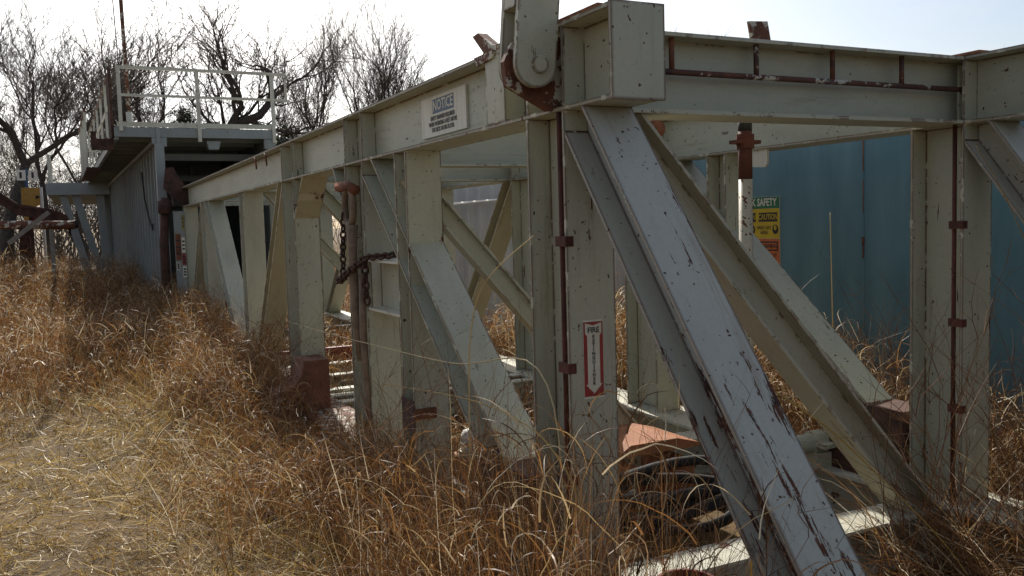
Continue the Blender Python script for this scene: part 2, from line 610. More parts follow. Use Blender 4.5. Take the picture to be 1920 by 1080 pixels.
def truss(xc, main):
    hw = FW / 2
    x0, x1 = xc - hw, xc + hw
    tf, tw = 0.016, 0.011
    # top chord
    mb = MB()
    mb.box(x0, x1, Y0, Y1, ZT - tf, ZT)
    mb.box(x0, x1, Y0, Y1, ZB, ZB + tf)
    mb.box(xc - tw / 2, xc + tw / 2, Y0, Y1, ZB + tf, ZT - tf)
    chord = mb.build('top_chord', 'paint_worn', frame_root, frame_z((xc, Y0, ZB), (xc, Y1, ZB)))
    mb = MB().box(x0 - 0.003, x1 + 0.003, Y0 - 0.018, Y0, ZB - 0.003, ZT + 0.003)
    mb.build('end_plate', 'paint_worn', chord, Matrix.Translation((xc, Y0, ZB)))
    ys = [2.838, 3.122, 5.348, 5.732, 7.278, 7.682]
    for y in ys:
        mb = MB()
        for sx in (-1, 1):
            a, b = sorted((xc + sx * (tw / 2), xc + sx * (hw - 0.004)))
            mb.box(a, b, y - 0.006, y + 0.006, ZB + tf, ZT - tf)
        mb.build('stiffener', 'paint_worn', chord, Matrix.Translation((xc, y, ZB)))
    # posts
    for i, (a, b) in enumerate(POSTS):
        mb = MB()
        t = 0.015
        z0, z1 = SK, ZB
        mb.box(x0 + 0.001, x1 - 0.001, b - t, b, z0, z1)
        if i == 2:
            mb.box(x0 + 0.001, x1 - 0.001, a, a + t, z0, 1.232)
            mb.box(x0 + 0.001, x1 - 0.001, a, a + t, 1.545, z1)
            mb.box(x0 + 0.001, xc - 0.07, a, a + t, 1.232, 1.545)
        else:
            mb.box(x0 + 0.001, x1 - 0.001, a, a + t, z0, z1)
        mb.box(xc - 0.006, xc + 0.006, a + t, b - t, z0, z1)
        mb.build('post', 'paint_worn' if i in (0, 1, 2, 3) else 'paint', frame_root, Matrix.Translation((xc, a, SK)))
    for yb_ in (2.829, 3.131, 4.549, 5.339, 7.269):
        wp = [(xc - 0.10 + 0.02 * q, yb_ + random.uniform(-0.002, 0.002), ZB - 0.003 + random.uniform(-0.0015, 0.0015)) for q in range(11)]
        MB().tube(wp, [random.uniform(0.0045, 0.0075) for _ in wp], 6).build('weld_bead', 'paint', frame_root, Matrix.Translation(wp[0]), True)
    # ladder steps between the second and third post
    for z in (1.236, 1.537):
        MB().box(x0 + 0.004, x1 - 0.004, 4.742, 5.338, z - 0.007, z + 0.007).build('step_plate', 'paint_cream', frame_root, Matrix.Translation((xc, 5, z)))
    MB().box(xc - 0.005, xc + 0.005, 4.742, 5.338, 1.244, 1.529).build('web_plate', 'paint', frame_root, Matrix.Translation((xc, 5, 1.3)))

    def diag(pt, pb, depth, side, mat, clips=(), w=0.206, name='diagonal_brace'):
        a, b, c = slant_polys(pt[0], pt[1], pb[0], pb[1], depth, 0.014, side, clips)
        mb = MB()
        mb.prism(a, 'x', xc - w / 2, xc + w / 2)
        mb.prism(b, 'x', xc - 0.005, xc + 0.005)
        mb.prism(c, 'x', xc - w / 2, xc + w / 2)
        return mb.build(name, mat, frame_root, frame_z((xc, pt[0], pt[1]), (xc, pb[0], pb[1])))

    k1 = (2.694 - 1.864) / (2.153 - 1.077)
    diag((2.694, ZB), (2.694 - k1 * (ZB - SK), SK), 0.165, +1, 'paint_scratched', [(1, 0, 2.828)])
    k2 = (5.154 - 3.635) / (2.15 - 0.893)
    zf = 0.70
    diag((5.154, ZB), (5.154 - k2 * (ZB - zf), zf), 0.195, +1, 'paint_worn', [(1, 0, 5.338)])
    # rust pedestal under the second diagonal
    MB().box(xc - 0.12, xc + 0.12, 3.16, 3.66, SK, zf).build('pedestal', 'rust_dark', frame_root, Matrix.Translation((xc, 3.4, SK)))
    # knees of the open bay
    for (ya, yb, s) in ((5.742, 6.045, 1), (7.268, 6.93, -1)):
        zl = 1.85
        mb = MB()
        mb.prism([(yb, ZB), (yb - s * 0.02, ZB), (ya, zl - 0.02 + 0.0), (ya, zl)] if s > 0 else [(yb, ZB), (yb + 0.02, ZB), (ya, zl - 0.02), (ya, zl)],
                 'x', xc - 0.102, xc + 0.102)
        mb.prism([(ya, ZB), (yb - s * 0.022, ZB), (ya, zl + 0.001)], 'x', xc - 0.004, xc + 0.004)
        mb.build('knee_plate', 'paint' if s > 0 else 'paint_warm_bounce', frame_root, Matrix.Translation((xc, ya, zl)))
    # third diagonal leans away
    k3 = (9.159 - 7.852) / (2.143 - 0.614)
    diag((7.86, ZB), (7.86 + k3 * (ZB - SK), SK), 0.16, -1, 'paint_warm_bounce', [(-1, 0, -7.692)])
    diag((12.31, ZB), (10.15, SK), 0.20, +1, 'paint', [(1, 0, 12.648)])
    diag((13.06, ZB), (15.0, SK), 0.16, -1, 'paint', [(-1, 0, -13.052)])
    # skid beam
    mb = MB()
    w = 0.19
    mb.box(xc - w, xc + w, 0.95, 15.9, SK - 0.02, SK - 0.001)
    mb.box(xc - w, xc + w, 0.95, 15.9, 0.0, 0.02)
    mb.box(xc - 0.007, xc + 0.007, 0.95, 15.9, 0.02, SK - 0.02)
    for y in np.arange(1.4, 15.6, 1.42):
        mb.box(xc - w + 0.02, xc + w - 0.02, y - 0.006, y + 0.006, 0.02, SK - 0.02)
    mb.build('skid_beam', 'rust_flaked' if main else 'skid_paint', frame_root, frame_z((xc, 0.95, 0), (xc, 15.9, 0)))
    # red conduit rod clipped to the first post
    rx = xc - 0.090
    ry = 2.888
    rod = MB().tube([(rx, ry, SK), (rx, ry, 1.2), (rx, ry, ZB)], 0.0105, 8).build('conduit', 'red_rod', frame_root, Matrix.Translation((rx, ry, SK)), True)
    for z in (1.672, 1.195, 0.77):
        mb = MB().box(xc - 0.112, rx + 0.013, 2.838 - 0.012, ry + 0.014, z - 0.019, z + 0.019)
        mb.build('clip', 'red_rod', rod, Matrix.Translation((rx, ry, z)))
    return chord


chord_a = truss(XA, True)
chord_b = truss(XB, False)


def cross_beam(yn, z0, z1, name, mat, xa=XA + 0.107, xb=XB - 0.107, w=0.21):
    tf = 0.015
    mb = MB()
    mb.box(xa, xb, yn, yn + w, z1 - tf, z1)
    mb.box(xa, xb, yn, yn + w, z0, z0 + tf)
    mb.box(xa - 0.09, xb + 0.09, yn + w / 2 - 0.006, yn + w / 2 + 0.006, z0 + tf, z1 - tf)
    return mb.build(name, mat, frame_root, frame_z((xa, yn, z0), (xb, yn, z0)))


for yn in (2.832, 5.74, 7.76, 9.66, 12.75, 15.03):
    cross_beam(yn, ZB + 0.002, ZT - 0.002, 'cross_beam', 'paint')
for yn in (2.832, 4.56, 7.12, 7.42, 7.72, 8.50, 9.25, 10.45, 12.75):
    ww = 0.21 if yn < 5 else 0.12
    cross_beam(yn, 0.06, SK - 0.003, 'floor_beam', 'skid_paint', XA + 0.192, XB - 0.192, ww)
MB().box(2.34, 2.62, 3.86, 3.98, 0.22, 0.30).build('floor_plate', 'white_paint', frame_root, Matrix.Translation((2.4, 3.9, 0.27)))
MB().box(1.95, 3.7, 9.6, 9.66, 0.16, 0.42).build('floor_beam', 'red_steel', frame_root, Matrix.Translation((2, 9.6, 0.2)))


def cross_brace(yn, u0, v0, u1, v1, depth, w, mat):
    a, b, c = slant_polys(u0, v0, u1, v1, depth, 0.013, -1)
    mb = MB()
    mb.prism(a, 'y', yn, yn + w)
    mb.prism(b, 'y', yn + w / 2 - 0.005, yn + w / 2 + 0.005)
    mb.prism(c, 'y', yn, yn + w)
    mb.build('cross_brace', mat, frame_root, frame_z((u0, yn, v0), (u1, yn, v1)))


cross_brace(2.857, 2.012, ZB, 3.722, SK - 0.004, 0.155, 0.16, 'paint_stained')
cross_brace(4.60, 1.80, ZB - 0.16, 3.28, SK - 0.004, 0.115, 0.10, 'paint')
cross_brace(7.80, 2.012, ZB, 3.72, SK - 0.004, 0.115, 0.12, 'paint')
cross_brace(9.70, 2.012, ZB, 3.72, SK - 0.004, 0.115, 0.12, 'paint')

# closing plate on the outer chord beside the hinge, hinge lug, top fittings
mb = MB()
mb.box(XA - 0.105, XA - 0.095, 3.31, 3.49, ZB + 0.017, ZT - 0.017)
mb.box(XA - 0.095, XA - 0.007, 3.31, 3.32, ZB + 0.017, ZT - 0.017)
mb.box(XA - 0.095, XA - 0.007, 3.48, 3.49, ZB + 0.017, ZT - 0.017)
mb.build('closing_plate', 'paint_worn', chord_a, Matrix.Translation((XA, 3.4, ZB)))
lug = [(1.700, 2.172), (1.615, 2.158), (1.445, 2.245), (1.435, 2.33), (1.47, 2.40), (1.56, 2.43), (1.73, 2.435)]
MB().prism(lug, 'y', 2.905, 2.935).build('hinge_lug', 'rust_flaked', chord_a, Matrix.Translation((1.55, 2.9, 2.2)))
MB().box(1.645, 1.70, 2.60, 3.02, ZT + 0.001, ZT + 0.016).build('bar', 'rust', chord_a, Matrix.Translation((1.65, 2.7, ZT)))
MB().box(XB - 0.11, XB - 0.03, 2.75, 2.95, ZT + 0.001, ZT + 0.014).build('bar', 'rust', chord_b, Matrix.Translation((XB, 2.8, ZT)))
mb = MB()
mb.prism([(3.38, ZT), (3.58, ZT), (3.55, ZT + 0.02), (3.66, ZT + 0.11), (3.60, ZT + 0.115), (3.46, ZT + 0.035), (3.38, ZT + 0.03)], 'x', 1.655, 1.70)
mb.prism([(3.40, ZT - 0.03), (3.55, ZT - 0.04), (3.58, ZT), (3.38, ZT)], 'x', 1.622, 1.632)
mb.build('stop_bracket', 'rust_flaked', chord_a, Matrix.Translation((1.66, 3.5, ZT)))
MB().prism([(2.59, ZT - 0.002), (2.695, ZT - 0.002), (2.675, ZT + 0.09), (2.572, ZT + 0.084)], 'y', 2.895, 2.907).build(
    'tab_plate', 'rust_flaked', frame_root, Matrix.Translation((2.6, 2.9, ZT)))
# rusty hanging hooks on the outer chord
for y in (8.78, 8.28):
    MB().tube([(1.64, y + 0.10, ZT - 0.02), (1.628, y + 0.02, ZT - 0.035), (1.624, y - 0.03, ZT - 0.055), (1.626, y - 0.05, ZT - 0.14)], 0.009, 6).build(
        'hook', 'rust', chord_a, Matrix.Translation((1.63, y, ZT)), True)
# rust saddle block on the skid
prof = [(1.38, SK), (1.38, 0.47)]
for k in range(9):
    a = math.radians(90 * k / 8)
    prof.append((1.38 + 0.20 * math.sin(a), 0.47 + 0.23 * (1 - math.cos(a))))
prof += [(1.78, 0.70), (1.78, SK)]
tag(MB().prism(prof, 'y', 6.93, 7.24).build('saddle', 'saddle_rust', frame_root, Matrix.Translation((1.6, 7.0, SK))),
    'rust-brown pipe saddle block with a hollowed top corner')
# rust patches welded across the second post
MB().box(XA - 0.112, XA - 0.107, 4.545, 4.74, 0.60, 0.78).build('strap', 'rust_dark', frame_root, Matrix.Translation((XA, 4.6, 0.7)))
MB().box(XA - 0.112, XA + 0.02, 4.535, 4.548, 0.675, 0.735).build('strap', 'rust', frame_root, Matrix.Translation((XA, 4.5, 0.7)))
# lug plate under the inner chord
MB().prism([(4.42, ZB), (4.335, 2.05), (4.20, 2.04), (4.176, 2.06), (4.176, ZB)], 'x', XB - 0.09, XB - 0.075).build(
    'lug_plate', 'paint_cream', chord_b, Matrix.Translation((XB, 4.3, 2.1)))
# handrail pipe along the first cross beam
pipe = MB().tube([(1.85, 2.868, 2.321), (2.5, 2.868, 2.320), (3.90, 2.868, 2.318)], 0.0125, 10).build(
    'pipe_rail', 'pipe_banded', frame_root, frame_z((1.85, 2.868, 2.321), (3.9, 2.868, 2.318)), True)
for i, x in enumerate((2.154, 2.586, 3.018, 3.451)):
    MB().tube([(x, 2.868, 2.322), (x, 2.868, 2.454)], 0.011, 8).build('hanger', 'rust' if i in (0, 2) else 'pipe_banded', pipe,
                                                                       Matrix.Translation((x, 2.868, 2.4)), True)
MB().tube([(3.885, 2.868, 2.318), (3.925, 2.868, 2.318)], 0.027, 8).build('end_boss', 'rust', pipe, Matrix.Translation((3.9, 2.868, 2.318)))
# transverse pipe clamped on the far skid
pp = MB().tube([(3.28, 3.72, 0.43), (3.6, 3.72, 0.43), (4.02, 3.72, 0.43)], 0.055, 14).build(
    'transverse_pipe', 'paint_worn', frame_root, frame_z((2.55, 3.72, 0.43), (4.02, 3.72, 0.43)), True)
mb = MB().box(3.70, 3.84, 3.64, 3.80, SK, 0.385)
mb.tube([(3.725, 3.72, 0.43), (3.815, 3.72, 0.43)], 0.068, 14)
mb.box(3.72, 3.82, 3.60, 3.84, 0.418, 0.442)
mb.build('pipe_clamp', 'paint', pp, Matrix.Translation((3.77, 3.72, 0.4)))
# end bracket at the far end of the outer chord
mb = MB()
mb.prism([(1.36, 2.46), (1.40, 2.77), (1.52, 2.80), (1.70, 2.48), (1.845, 2.45), (1.845, 2.149), (1.66, 2.13)], 'y', 15.254, 15.275)
mb.prism([(15.275, 2.16), (15.275, 2.78), (15.7, 2.62), (15.7, 2.30)], 'x', 1.50, 1.52)
mb.build('end_bracket', 'rust_dark', chord_a, Matrix.Translation((1.62, 15.25, ZB)))

# ------------------------------------------------------------------ hinged strut arm
arm = empty('hinged_strut', (1.53, 2.9, 2.3), 'pale grey steel strut arm with rounded end pinned beside the top chord', 'strut')
d = Vector((0.09, 0.0, 1.0)).normalized()
side = Vector((d.z, 0, -d.x))
pin = Vector((1.535, 0, 2.315))


def arm_poly(r, length, start=0.0):
    pl = []
    for k in range(13):
        a = math.pi + math.pi * k / 12
        pl.append(pin + side * (r * math.cos(a)) + d * (r * math.sin(a)))
    pl.append(pin + side * r + d * length)
    pl.append(pin - side * r + d * length)
    return [(p.x, p.z) for p in pl]


MB().prism(arm_poly(0.083, 2.6), 'y', 2.845, 2.868).build('plate', 'paint_worn', arm, Matrix.Translation((1.53, 2.85, 2.3)))
MB().prism(arm_poly(0.083, 2.6), 'y', 2.962, 2.985).build('plate', 'paint_worn', arm, Matrix.Translation((1.53, 2.97, 2.3)))
p0 = pin + d * 0.20
pl = [p0 - side * 0.086, p0 + side * 0.06, p0 + side * 0.06 + d * 2.39, p0 - side * 0.086 + d * 2.39]
MB().prism([(p.x, p.z) for p in pl], 'y', 2.869, 2.961).build('web', 'paint_worn', arm, Matrix.Translation((1.53, 2.9, 2.5)))
mb = MB().tube([(pin.x + 0.012, 2.832, pin.z), (pin.x + 0.012, 2.90, pin.z)], 0.033, 16)
mb.build('pin', 'paint_worn', arm, Matrix.Translation((pin.x, 2.84, pin.z)))
mb = MB()
mb.tube([(pin.x, 2.868, pin.z), (pin.x, 2.904, pin.z)], 0.055, 16)
mb.tube([(pin.x, 2.936, pin.z), (pin.x, 2.962, pin.z)], 0.055, 16)
mb.build('spacer', 'rust_dark', arm, Matrix.Translation((pin.x, 2.9, pin.z)))

# ------------------------------------------------------------------ signs
# fire extinguisher sticker (faces -Y)
YS = 2.8285
s = empty('fire_sign', (1.739, YS, 1.07), 'red and white FIRE EXTINGUISHER arrow sticker on the near post', 'sign')
MB().box(1.694, 1.782, YS - 0.0012, YS + 0.0002, 1.073, 1.373).build('backing', 'sign_white', s, Matrix.Translation((1.7, YS, 1.1)))
MB().box(1.6955, 1.7805, YS - 0.002, YS - 0.0012, 1.082, 1.366).build('red_field', 'sign_red', s, Matrix.Translation((1.7, YS, 1.1)))
cx = 1.738
arrow = [(cx - .036, 1.362), (cx, 1.352), (cx + .036, 1.362), (cx + .036, 1.322), (cx + .027, 1.312), (cx + .027, 1.128), (cx + .036, 1.128), (cx, 1.092),
         (cx - .036, 1.128), (cx - .027, 1.128), (cx - .027, 1.312), (cx - .036, 1.322)]
MB().prism(arrow, 'y', YS - 0.003, YS - 0.002).build('arrow', 'sign_white', s, Matrix.Translation((cx, YS, 1.2)))
text_part('lettering', 'FIRE', 0.030, (cx, YS - 0.0036, 1.334), (1, 0, 0), (0, 0, 1), 'sign_black', s, 0.0006, 0.95)
for i, ch in enumerate('EXTINGUISHER'):
    text_part('lettering', ch, 0.0185, (cx, YS - 0.0036, 1.309 - i * 0.0162), (1, 0, 0), (0, 0, 1), 'sign_black', s, 0.0007)

# notice board on the outer chord web (faces -X)
XS = XA - 0.0065
s = empty('notice_sign', (XS, 4.2, 2.2), 'weathered white NOTICE safety harness sign on the outer top chord', 'sign')
MB().box(XS - 0.012, XS, 3.905, 4.50, 2.206, 2.412).build('board', 'sign_white', s, Matrix.Translation((XS, 4.2, 2.3)))
XF = XS - 0.0124
MB().box(XF - 0.001, XF + 0.0002, 4.055, 4.335, 2.322, 2.395).build('blue_panel', 'sign_blue', s, Matrix.Translation((XS, 4.2, 2.35)))
text_part('lettering', 'NOTICE', 0.075, (XF - 0.0018, 4.195, 2.3585), (0, -1, 0), (0, 0, 1), 'sign_white', s, 0.0012, 0.98)
for i, (tx, wsc) in enumerate((('SAFETY HARNESS REQUIRED', 0.82), ('WHEN WORKING 4 FEET ABOVE', 0.82), ('THE DECK OR RIG FLOOR', 0.82))):
    text_part('lettering', tx, 0.031, (XF - 0.001, 4.205, 2.298 - i * 0.030), (0, -1, 0), (0, 0, 1), 'sign_black', s, 0.0007, wsc)

# ------------------------------------------------------------------ blue tank and its safety board
tank = empty('blue_tank', (6.4, 2.4, 0.0), 'large blue steel tank behind the right-hand truss', 'tank')
TX = 5.30
SEAM = 4.74
mb = MB().box(TX, 7.7, -2.5, 6.75, 0.16, 2.62)
shell = mb.build('shell', 'tank_blue', tank, Matrix.Translation((TX, 2.0, 0.16)))
for y in (-1.2, SEAM):
    MB().box(TX - 0.003, TX, y - 0.006, y + 0.006, 0.17, 2.61).build('weld_seam', 'tank_blue', shell, Matrix.Translation((TX, y, 0.3)))
for (za, zb, wd) in ((2.05, 2.32, 0.005), (1.74, 1.98, 0.004), (1.40, 1.52, 0.007), (1.50, 1.56, 0.012)):
    MB().box(TX - 0.0045, TX - 0.003, SEAM - wd, SEAM + wd, za, zb).build('rust_run', 'rust', shell, Matrix.Translation((TX, SEAM, za)))
MB().box(TX - 0.03, 7.73, -2.53, 6.78, 2.62, 2.70).build('top_rim', 'tank_blue', tank, Matrix.Translation((TX, 2, 2.6)))
MB().box(TX + 0.1, 7.6, -2.5, 6.75, 0.02, 0.158).build('skid', 'rust_dark', tank, Matrix.Translation((TX, 2, 0.0)))
mb = MB().tube([(TX - 0.002, 3.93, 1.70), (TX - 0.05, 3.93, 1.70), (TX - 0.05, 4.02, 1.69)], 0.011, 6)
mb.build('latch', 'paint_cream', tank, Matrix.Translation((TX, 3.9, 1.7)), True)

XF = TX - 0.001
s = empty('safety_board', (TX, 5.9, 1.2), 'green yellow and orange tank safety warning board on the blue tank', 'sign')
mb = MB().box(XF - 0.006, XF, 5.605, 6.36, 1.262, 1.90)
mb.build('board', 'sign_white', s, Matrix.Translation((XF, 6, 1.3)))
X2 = XF - 0.007


def panel(name, ya, yb, za, zb, mat, lift=0.0, par=None):
    return MB().box(X2 - lift - 0.0008, X2 - lift, ya, yb, za, zb).build(name, mat, par or s, Matrix.Translation((X2, ya, za)))


RT, UP = (0, -1, 0), (0, 0, 1)
panel('green_panel', 5.607, 6.358, 1.80, 1.898, 'sign_green')
text_part('lettering', 'TANK SAFETY', 0.088, (X2 - 0.0014, 5.640, 1.850), RT, UP, 'sign_white', s, 0.0024, 0.80, 'RIGHT')
panel('yellow_panel', 5.607, 6.358, 1.546, 1.798, 'sign_yellow')
panel('black_panel', 5.63, 5.855, 1.688, 1.765, 'sign_black', 0.001)
panel('black_panel', 5.89, 6.16, 1.688, 1.765, 'sign_black', 0.001)
text_part('lettering', 'CAUTION', 0.066, (X2 - 0.0024, 5.742, 1.726), RT, UP, 'sign_yellow', s, 0.0010, 0.78)
text_part('lettering', 'CAUTION', 0.066, (X2 - 0.0024, 6.025, 1.726), RT, UP, 'sign_yellow', s, 0.0010, 0.90)
text_part('lettering', 'HARD HAT', 0.042, (X2 - 0.0014, 5.79, 1.636), RT, UP, 'sign_black', s, 0.0007, 0.85)
text_part('lettering', 'AREA', 0.042, (X2 - 0.0014, 5.79, 1.595), RT, UP, 'sign_black', s, 0.0007, 0.9)


def disc(name, y, z, ry, rz, mat, lift):
    pl = [(y + ry * math.cos(2 * math.pi * k / 20), z + rz * math.sin(2 * math.pi * k / 20)) for k in range(20)]
    MB().prism(pl, 'x', X2 - lift - 0.0008, X2 - lift).build(name, mat, s, Matrix.Translation((X2, y, z)))


disc('pictogram', 5.655, 1.622, 0.036, 0.040, 'sign_black', 0.001)
disc('pictogram', 5.655, 1.634, 0.016, 0.020, 'sign_yellow', 0.0025)
disc('pictogram', 5.935, 1.622, 0.036, 0.040, 'sign_black', 0.001)
panel('pictogram', 5.915, 5.955, 1.612, 1.630, 'sign_yellow', 0.0025)
panel('orange_panel', 5.607, 5.86, 1.275, 1.542, 'sign_orange')
panel('black_panel', 5.625, 5.845, 1.44, 1.520, 'sign_black', 0.001)
panel('orange_field', 5.635, 5.835, 1.452, 1.508, 'sign_orange', 0.002)
text_part('lettering', 'WARNING', 0.050, (X2 - 0.0034, 5.735, 1.480), RT, UP, 'sign_black', s, 0.0010, 0.85)
for i, tx in enumerate(('BEWARE OF', 'CONFINED', 'SPACE')):
    text_part('lettering', tx, 0.043, (X2 - 0.0014, 5.735, 1.405 - 0.045 * i), RT, UP, 'sign_black', s, 0.0007, 0.82)
panel('black_panel', 5.885, 6.10, 1.44, 1.522, 'sign_black')

# white ribbed tank farther along
wt = empty('white_tank', (6.6, 11.5, 0.0), 'white ribbed steel tank behind the far half of the frame', 'tank')
MB().box(5.50, 7.8, 7.3, 16.5, 0.12, 2.72).build('shell', 'tank_white', wt, Matrix.Translation((5.5, 7.3, 0.1)))
for i in range(21):
    y = 7.36 + i * 0.45
    mb = MB().prism([(5.502, y), (5.43, y + 0.05), (5.43, y + 0.13), (5.502, y + 0.18)], 'z', 0.13, 2.71)
    mb.build('rib', 'tank_white', wt, Matrix.Translation((5.5, y, 0.1)))
MB().tube([(5.36, 8.2, 2.06), (5.36, 10.5, 2.06), (5.36, 13.0, 2.06)], 0.022, 8).build('grab_rail', 'white_paint', wt, Matrix.Translation((5.36, 9, 2.06)), True)
s = empty('water_sign', (5.42, 10.9, 1.7), 'small white NOTICE non-potable water sign on the ribbed white tank', 'sign')
MB().box(5.412, 5.418, 10.70, 11.05, 1.66, 1.98).build('board', 'sign_white', s, Matrix.Translation((5.41, 10.9, 1.7)))
MB().box(5.4105, 5.4118, 10.72, 11.03, 1.87, 1.965).build('blue_panel', 'sign_blue', s, Matrix.Translation((5.41, 10.9, 1.9)))
text_part('lettering', 'NOTICE', 0.085, (5.409, 10.875, 1.917), RT, UP, 'sign_white', s, 0.002, 0.85)
text_part('lettering', 'NON-POTABLE', 0.062, (5.411, 10.875, 1.80), RT, UP, 'sign_black', s, 0.002, 0.72)
text_part('lettering', 'WATER', 0.062, (5.411, 10.875, 1.715), RT, UP, 'sign_black', s, 0.002, 0.8)

# ------------------------------------------------------------------ loose gear in and on the frame
sp = empty('standpipe', (3.0, 3.4, SK), 'flaking white standpipe with rusty red coupling behind the cross beam', 'pipe')
MB().tube([(2.99, 3.4, SK - 0.3), (2.99, 3.4, 1.2), (2.99, 3.4, 1.925)], 0.034, 12).build('lower_pipe', 'rust_flaked', sp, frame_z((2.99, 3.4, 0), (2.99, 3.4, 1.8)), True)
MATS['standpipe_white'] = paint('standpipe_white', base=(0.45, 0.42, 0.33), alt=(0.40, 0.37, 0.29), chip=0.62, edge=0.0, specks=0.62)
sp.children[0].data.materials[0] = MATS['standpipe_white']
MB().tube([(2.99, 3.4, 1.926), (2.99, 3.4, 2.16)], 0.034, 12).build('upper_pipe', 'red_rod', sp, Matrix.Translation((2.99, 3.4, 1.9)), True)
mb = MB().tube([(2.99, 3.4, 2.075), (2.99, 3.4, 2.145)], 0.044, 12)
mb.box(2.915, 3.065, 3.37, 3.43, 2.098, 2.116)
mb.build('coupling', 'red_rod', sp, Matrix.Translation((2.99, 3.4, 2.1)))
MB().tube([(2.99, 3.4, 2.161), (2.99, 3.4, 2.215)], 0.034, 12).build('top_ring', 'black_rubber', sp, Matrix.Translation((2.99, 3.4, 2.18)), True)

mb = MB().tube([(2.72, 3.95, 2.22), (2.70, 3.72, 2.20)], 0.045, 12)
o = mb.build('pipe_stub', 'rust', None, Matrix.Translation((2.7, 3.8, 2.2)), True)
tag(o, 'short rusty round pipe stub under the first cross beam', 'pipe')

# primer-orange block with chamfered top between the trusses
mb = MB()
prof = [(2.66, 0.42), (2.66, 0.45), (2.72, 0.485), (3.04, 0.485), (3.20, 0.44), (3.20, 0.42)]
mb.prism(prof, 'y', 4.05, 4.5)
mb.box(2.70, 2.76, 4.0, 4.45, 0.05, 0.36)
mb.box(3.06, 3.12, 4.0, 4.45, 0.05, 0.36)
o = mb.build('cover_plate', 'primer', None, Matrix.Translation((2.9, 4.2, 0.2)))
tag(o, 'orange-primed steel cover plate with bent-down edges inside the frame', 'steel plate')
hs = empty('hose_coil', (2.75, 3.75, 0.15), 'black hose coil lying in front of the orange cover plate', 'hose')
pts = []
for k in range(70):
    a = k * 0.32
    pts.append((2.78 + (0.34 + 0.01 * k / 7) * math.cos(a), 3.68 + 0.20 * math.sin(a), 0.14 + 0.004 * k + 0.02 * math.sin(a * 2.3)))
MB().tube(pts, 0.028, 8).build('coil', 'black_rubber', hs, Matrix.Translation((2.8, 3.7, 0.15)), True)
# white valve cap and rusty box seen under the second diagonal
vb = empty('capped_valve', (1.95, 4.6, 0.3), 'white domed valve cap on a rusty box beside the second post', 'valve')
MB().box(1.90, 2.08, 4.42, 4.70, SK - 0.08, 0.42).build('box', 'primer', vb, Matrix.Translation((1.95, 4.6, 0.3)))
mb = MB().tube([(1.98, 4.58, 0.42), (1.98, 4.58, 0.455)], 0.075, 14)
mb.build('flange', 'paint', vb, Matrix.Translation((1.98, 4.58, 0.43)))
mb = MB().tube([(1.98, 4.58, 0.455), (1.98, 4.58, 0.53), (1.98, 4.58, 0.565), (1.98, 4.58, 0.58)], [0.062, 0.062, 0.045, 0.01], 14)
mb.build('cap', 'white_paint', vb, Matrix.Translation((1.98, 4.58, 0.5)), True)
# red bucket at the foot of the near post
bk = empty('red_bucket', (2.0, 2.60, 0.0), 'dull red steel bucket in the weeds at the near post', 'bucket')
ring = [(0.085, 0.0), (0.11, 0.36), (0.117, 0.365), (0.117, 0.38), (0.104, 0.38), (0.082, 0.03)]
bx_, by_ = 2.0, 2.62
mb = MB()
for (r0, z0), (r1, z1) in zip(ring[:-1], ring[1:]):
    for k in range(18):
        a0, a1 = 2 * math.pi * k / 18, 2 * math.pi * (k + 1) / 18
        mb.add([(bx_ + r0 * math.cos(a0), by_ + r0 * math.sin(a0), z0), (bx_ + r0 * math.cos(a1), by_ + r0 * math.sin(a1), z0),
                (bx_ + r1 * math.cos(a1), by_ + r1 * math.sin(a1), z1), (bx_ + r1 * math.cos(a0), by_ + r1 * math.sin(a0), z1)], [(0, 1, 2, 3)])
mb.build('pail', 'red_steel', bk, Matrix.Translation((bx_, by_, 0)))
mb = MB().tube([(bx_ - 0.115, by_, 0.33), (bx_ - 0.13, by_ - 0.06, 0.22), (bx_, by_ - 0.13, 0.16), (bx_ + 0.13, by_ - 0.06, 0.22), (bx_ + 0.115, by_, 0.33)], 0.004, 6)
mb.build('handle', 'rust', bk, Matrix.Translation((bx_, by_, 0.3)), True)

# forged tie rod with clevis head hung on the third post
tr = empty('tie_rod', (1.62, 5.4, 0.5), 'tan forged tie rod with open clevis head hung against the third post', 'tie rod')
XR = 1.60
hz = 1.86
mb = MB()
loop = []
for k in range(17):
    a = 2 * math.pi * k / 16
    loop.append((XR, 5.54 + 0.10 * math.cos(a), hz + 0.02 + 0.12 * math.sin(a)))
mb.tube(loop, 0.022, 8, False)
mb.build('clevis', 'forged', tr, Matrix.Translation((XR, 5.5, hz)), True)
MB().tube([(XR - 0.03, 5.66, hz + 0.15), (XR, 5.54, hz + 0.15), (XR + 0.01, 5.42, hz + 0.12)], 0.034, 8).build('shackle_pin', 'rust', tr, Matrix.Translation((XR, 5.5, hz + .1)), True)
MB().tube([(XR, 5.50, hz - 0.10), (XR - 0.005, 5.49, hz - 0.25), (XR - 0.01, 5.46, 1.2), (XR, 5.40, 0.9)], [0.042, 0.030, 0.029, 0.029], 8).build(
    'rod', 'forged', tr, Matrix.Translation((XR, 5.4, 1.2)), True)
MB().tube([(XR + 0.02, 5.38, 1.45), (XR + 0.01, 5.38, 1.1), (XR + 0.02, 5.37, 0.55), (XR + 0.02, 5.365, 0.46)], [0.024, 0.024, 0.022, 0.04], 8).build(
    'lower_rod', 'forged', tr, Matrix.Translation((XR, 5.4, 0.9)), True)


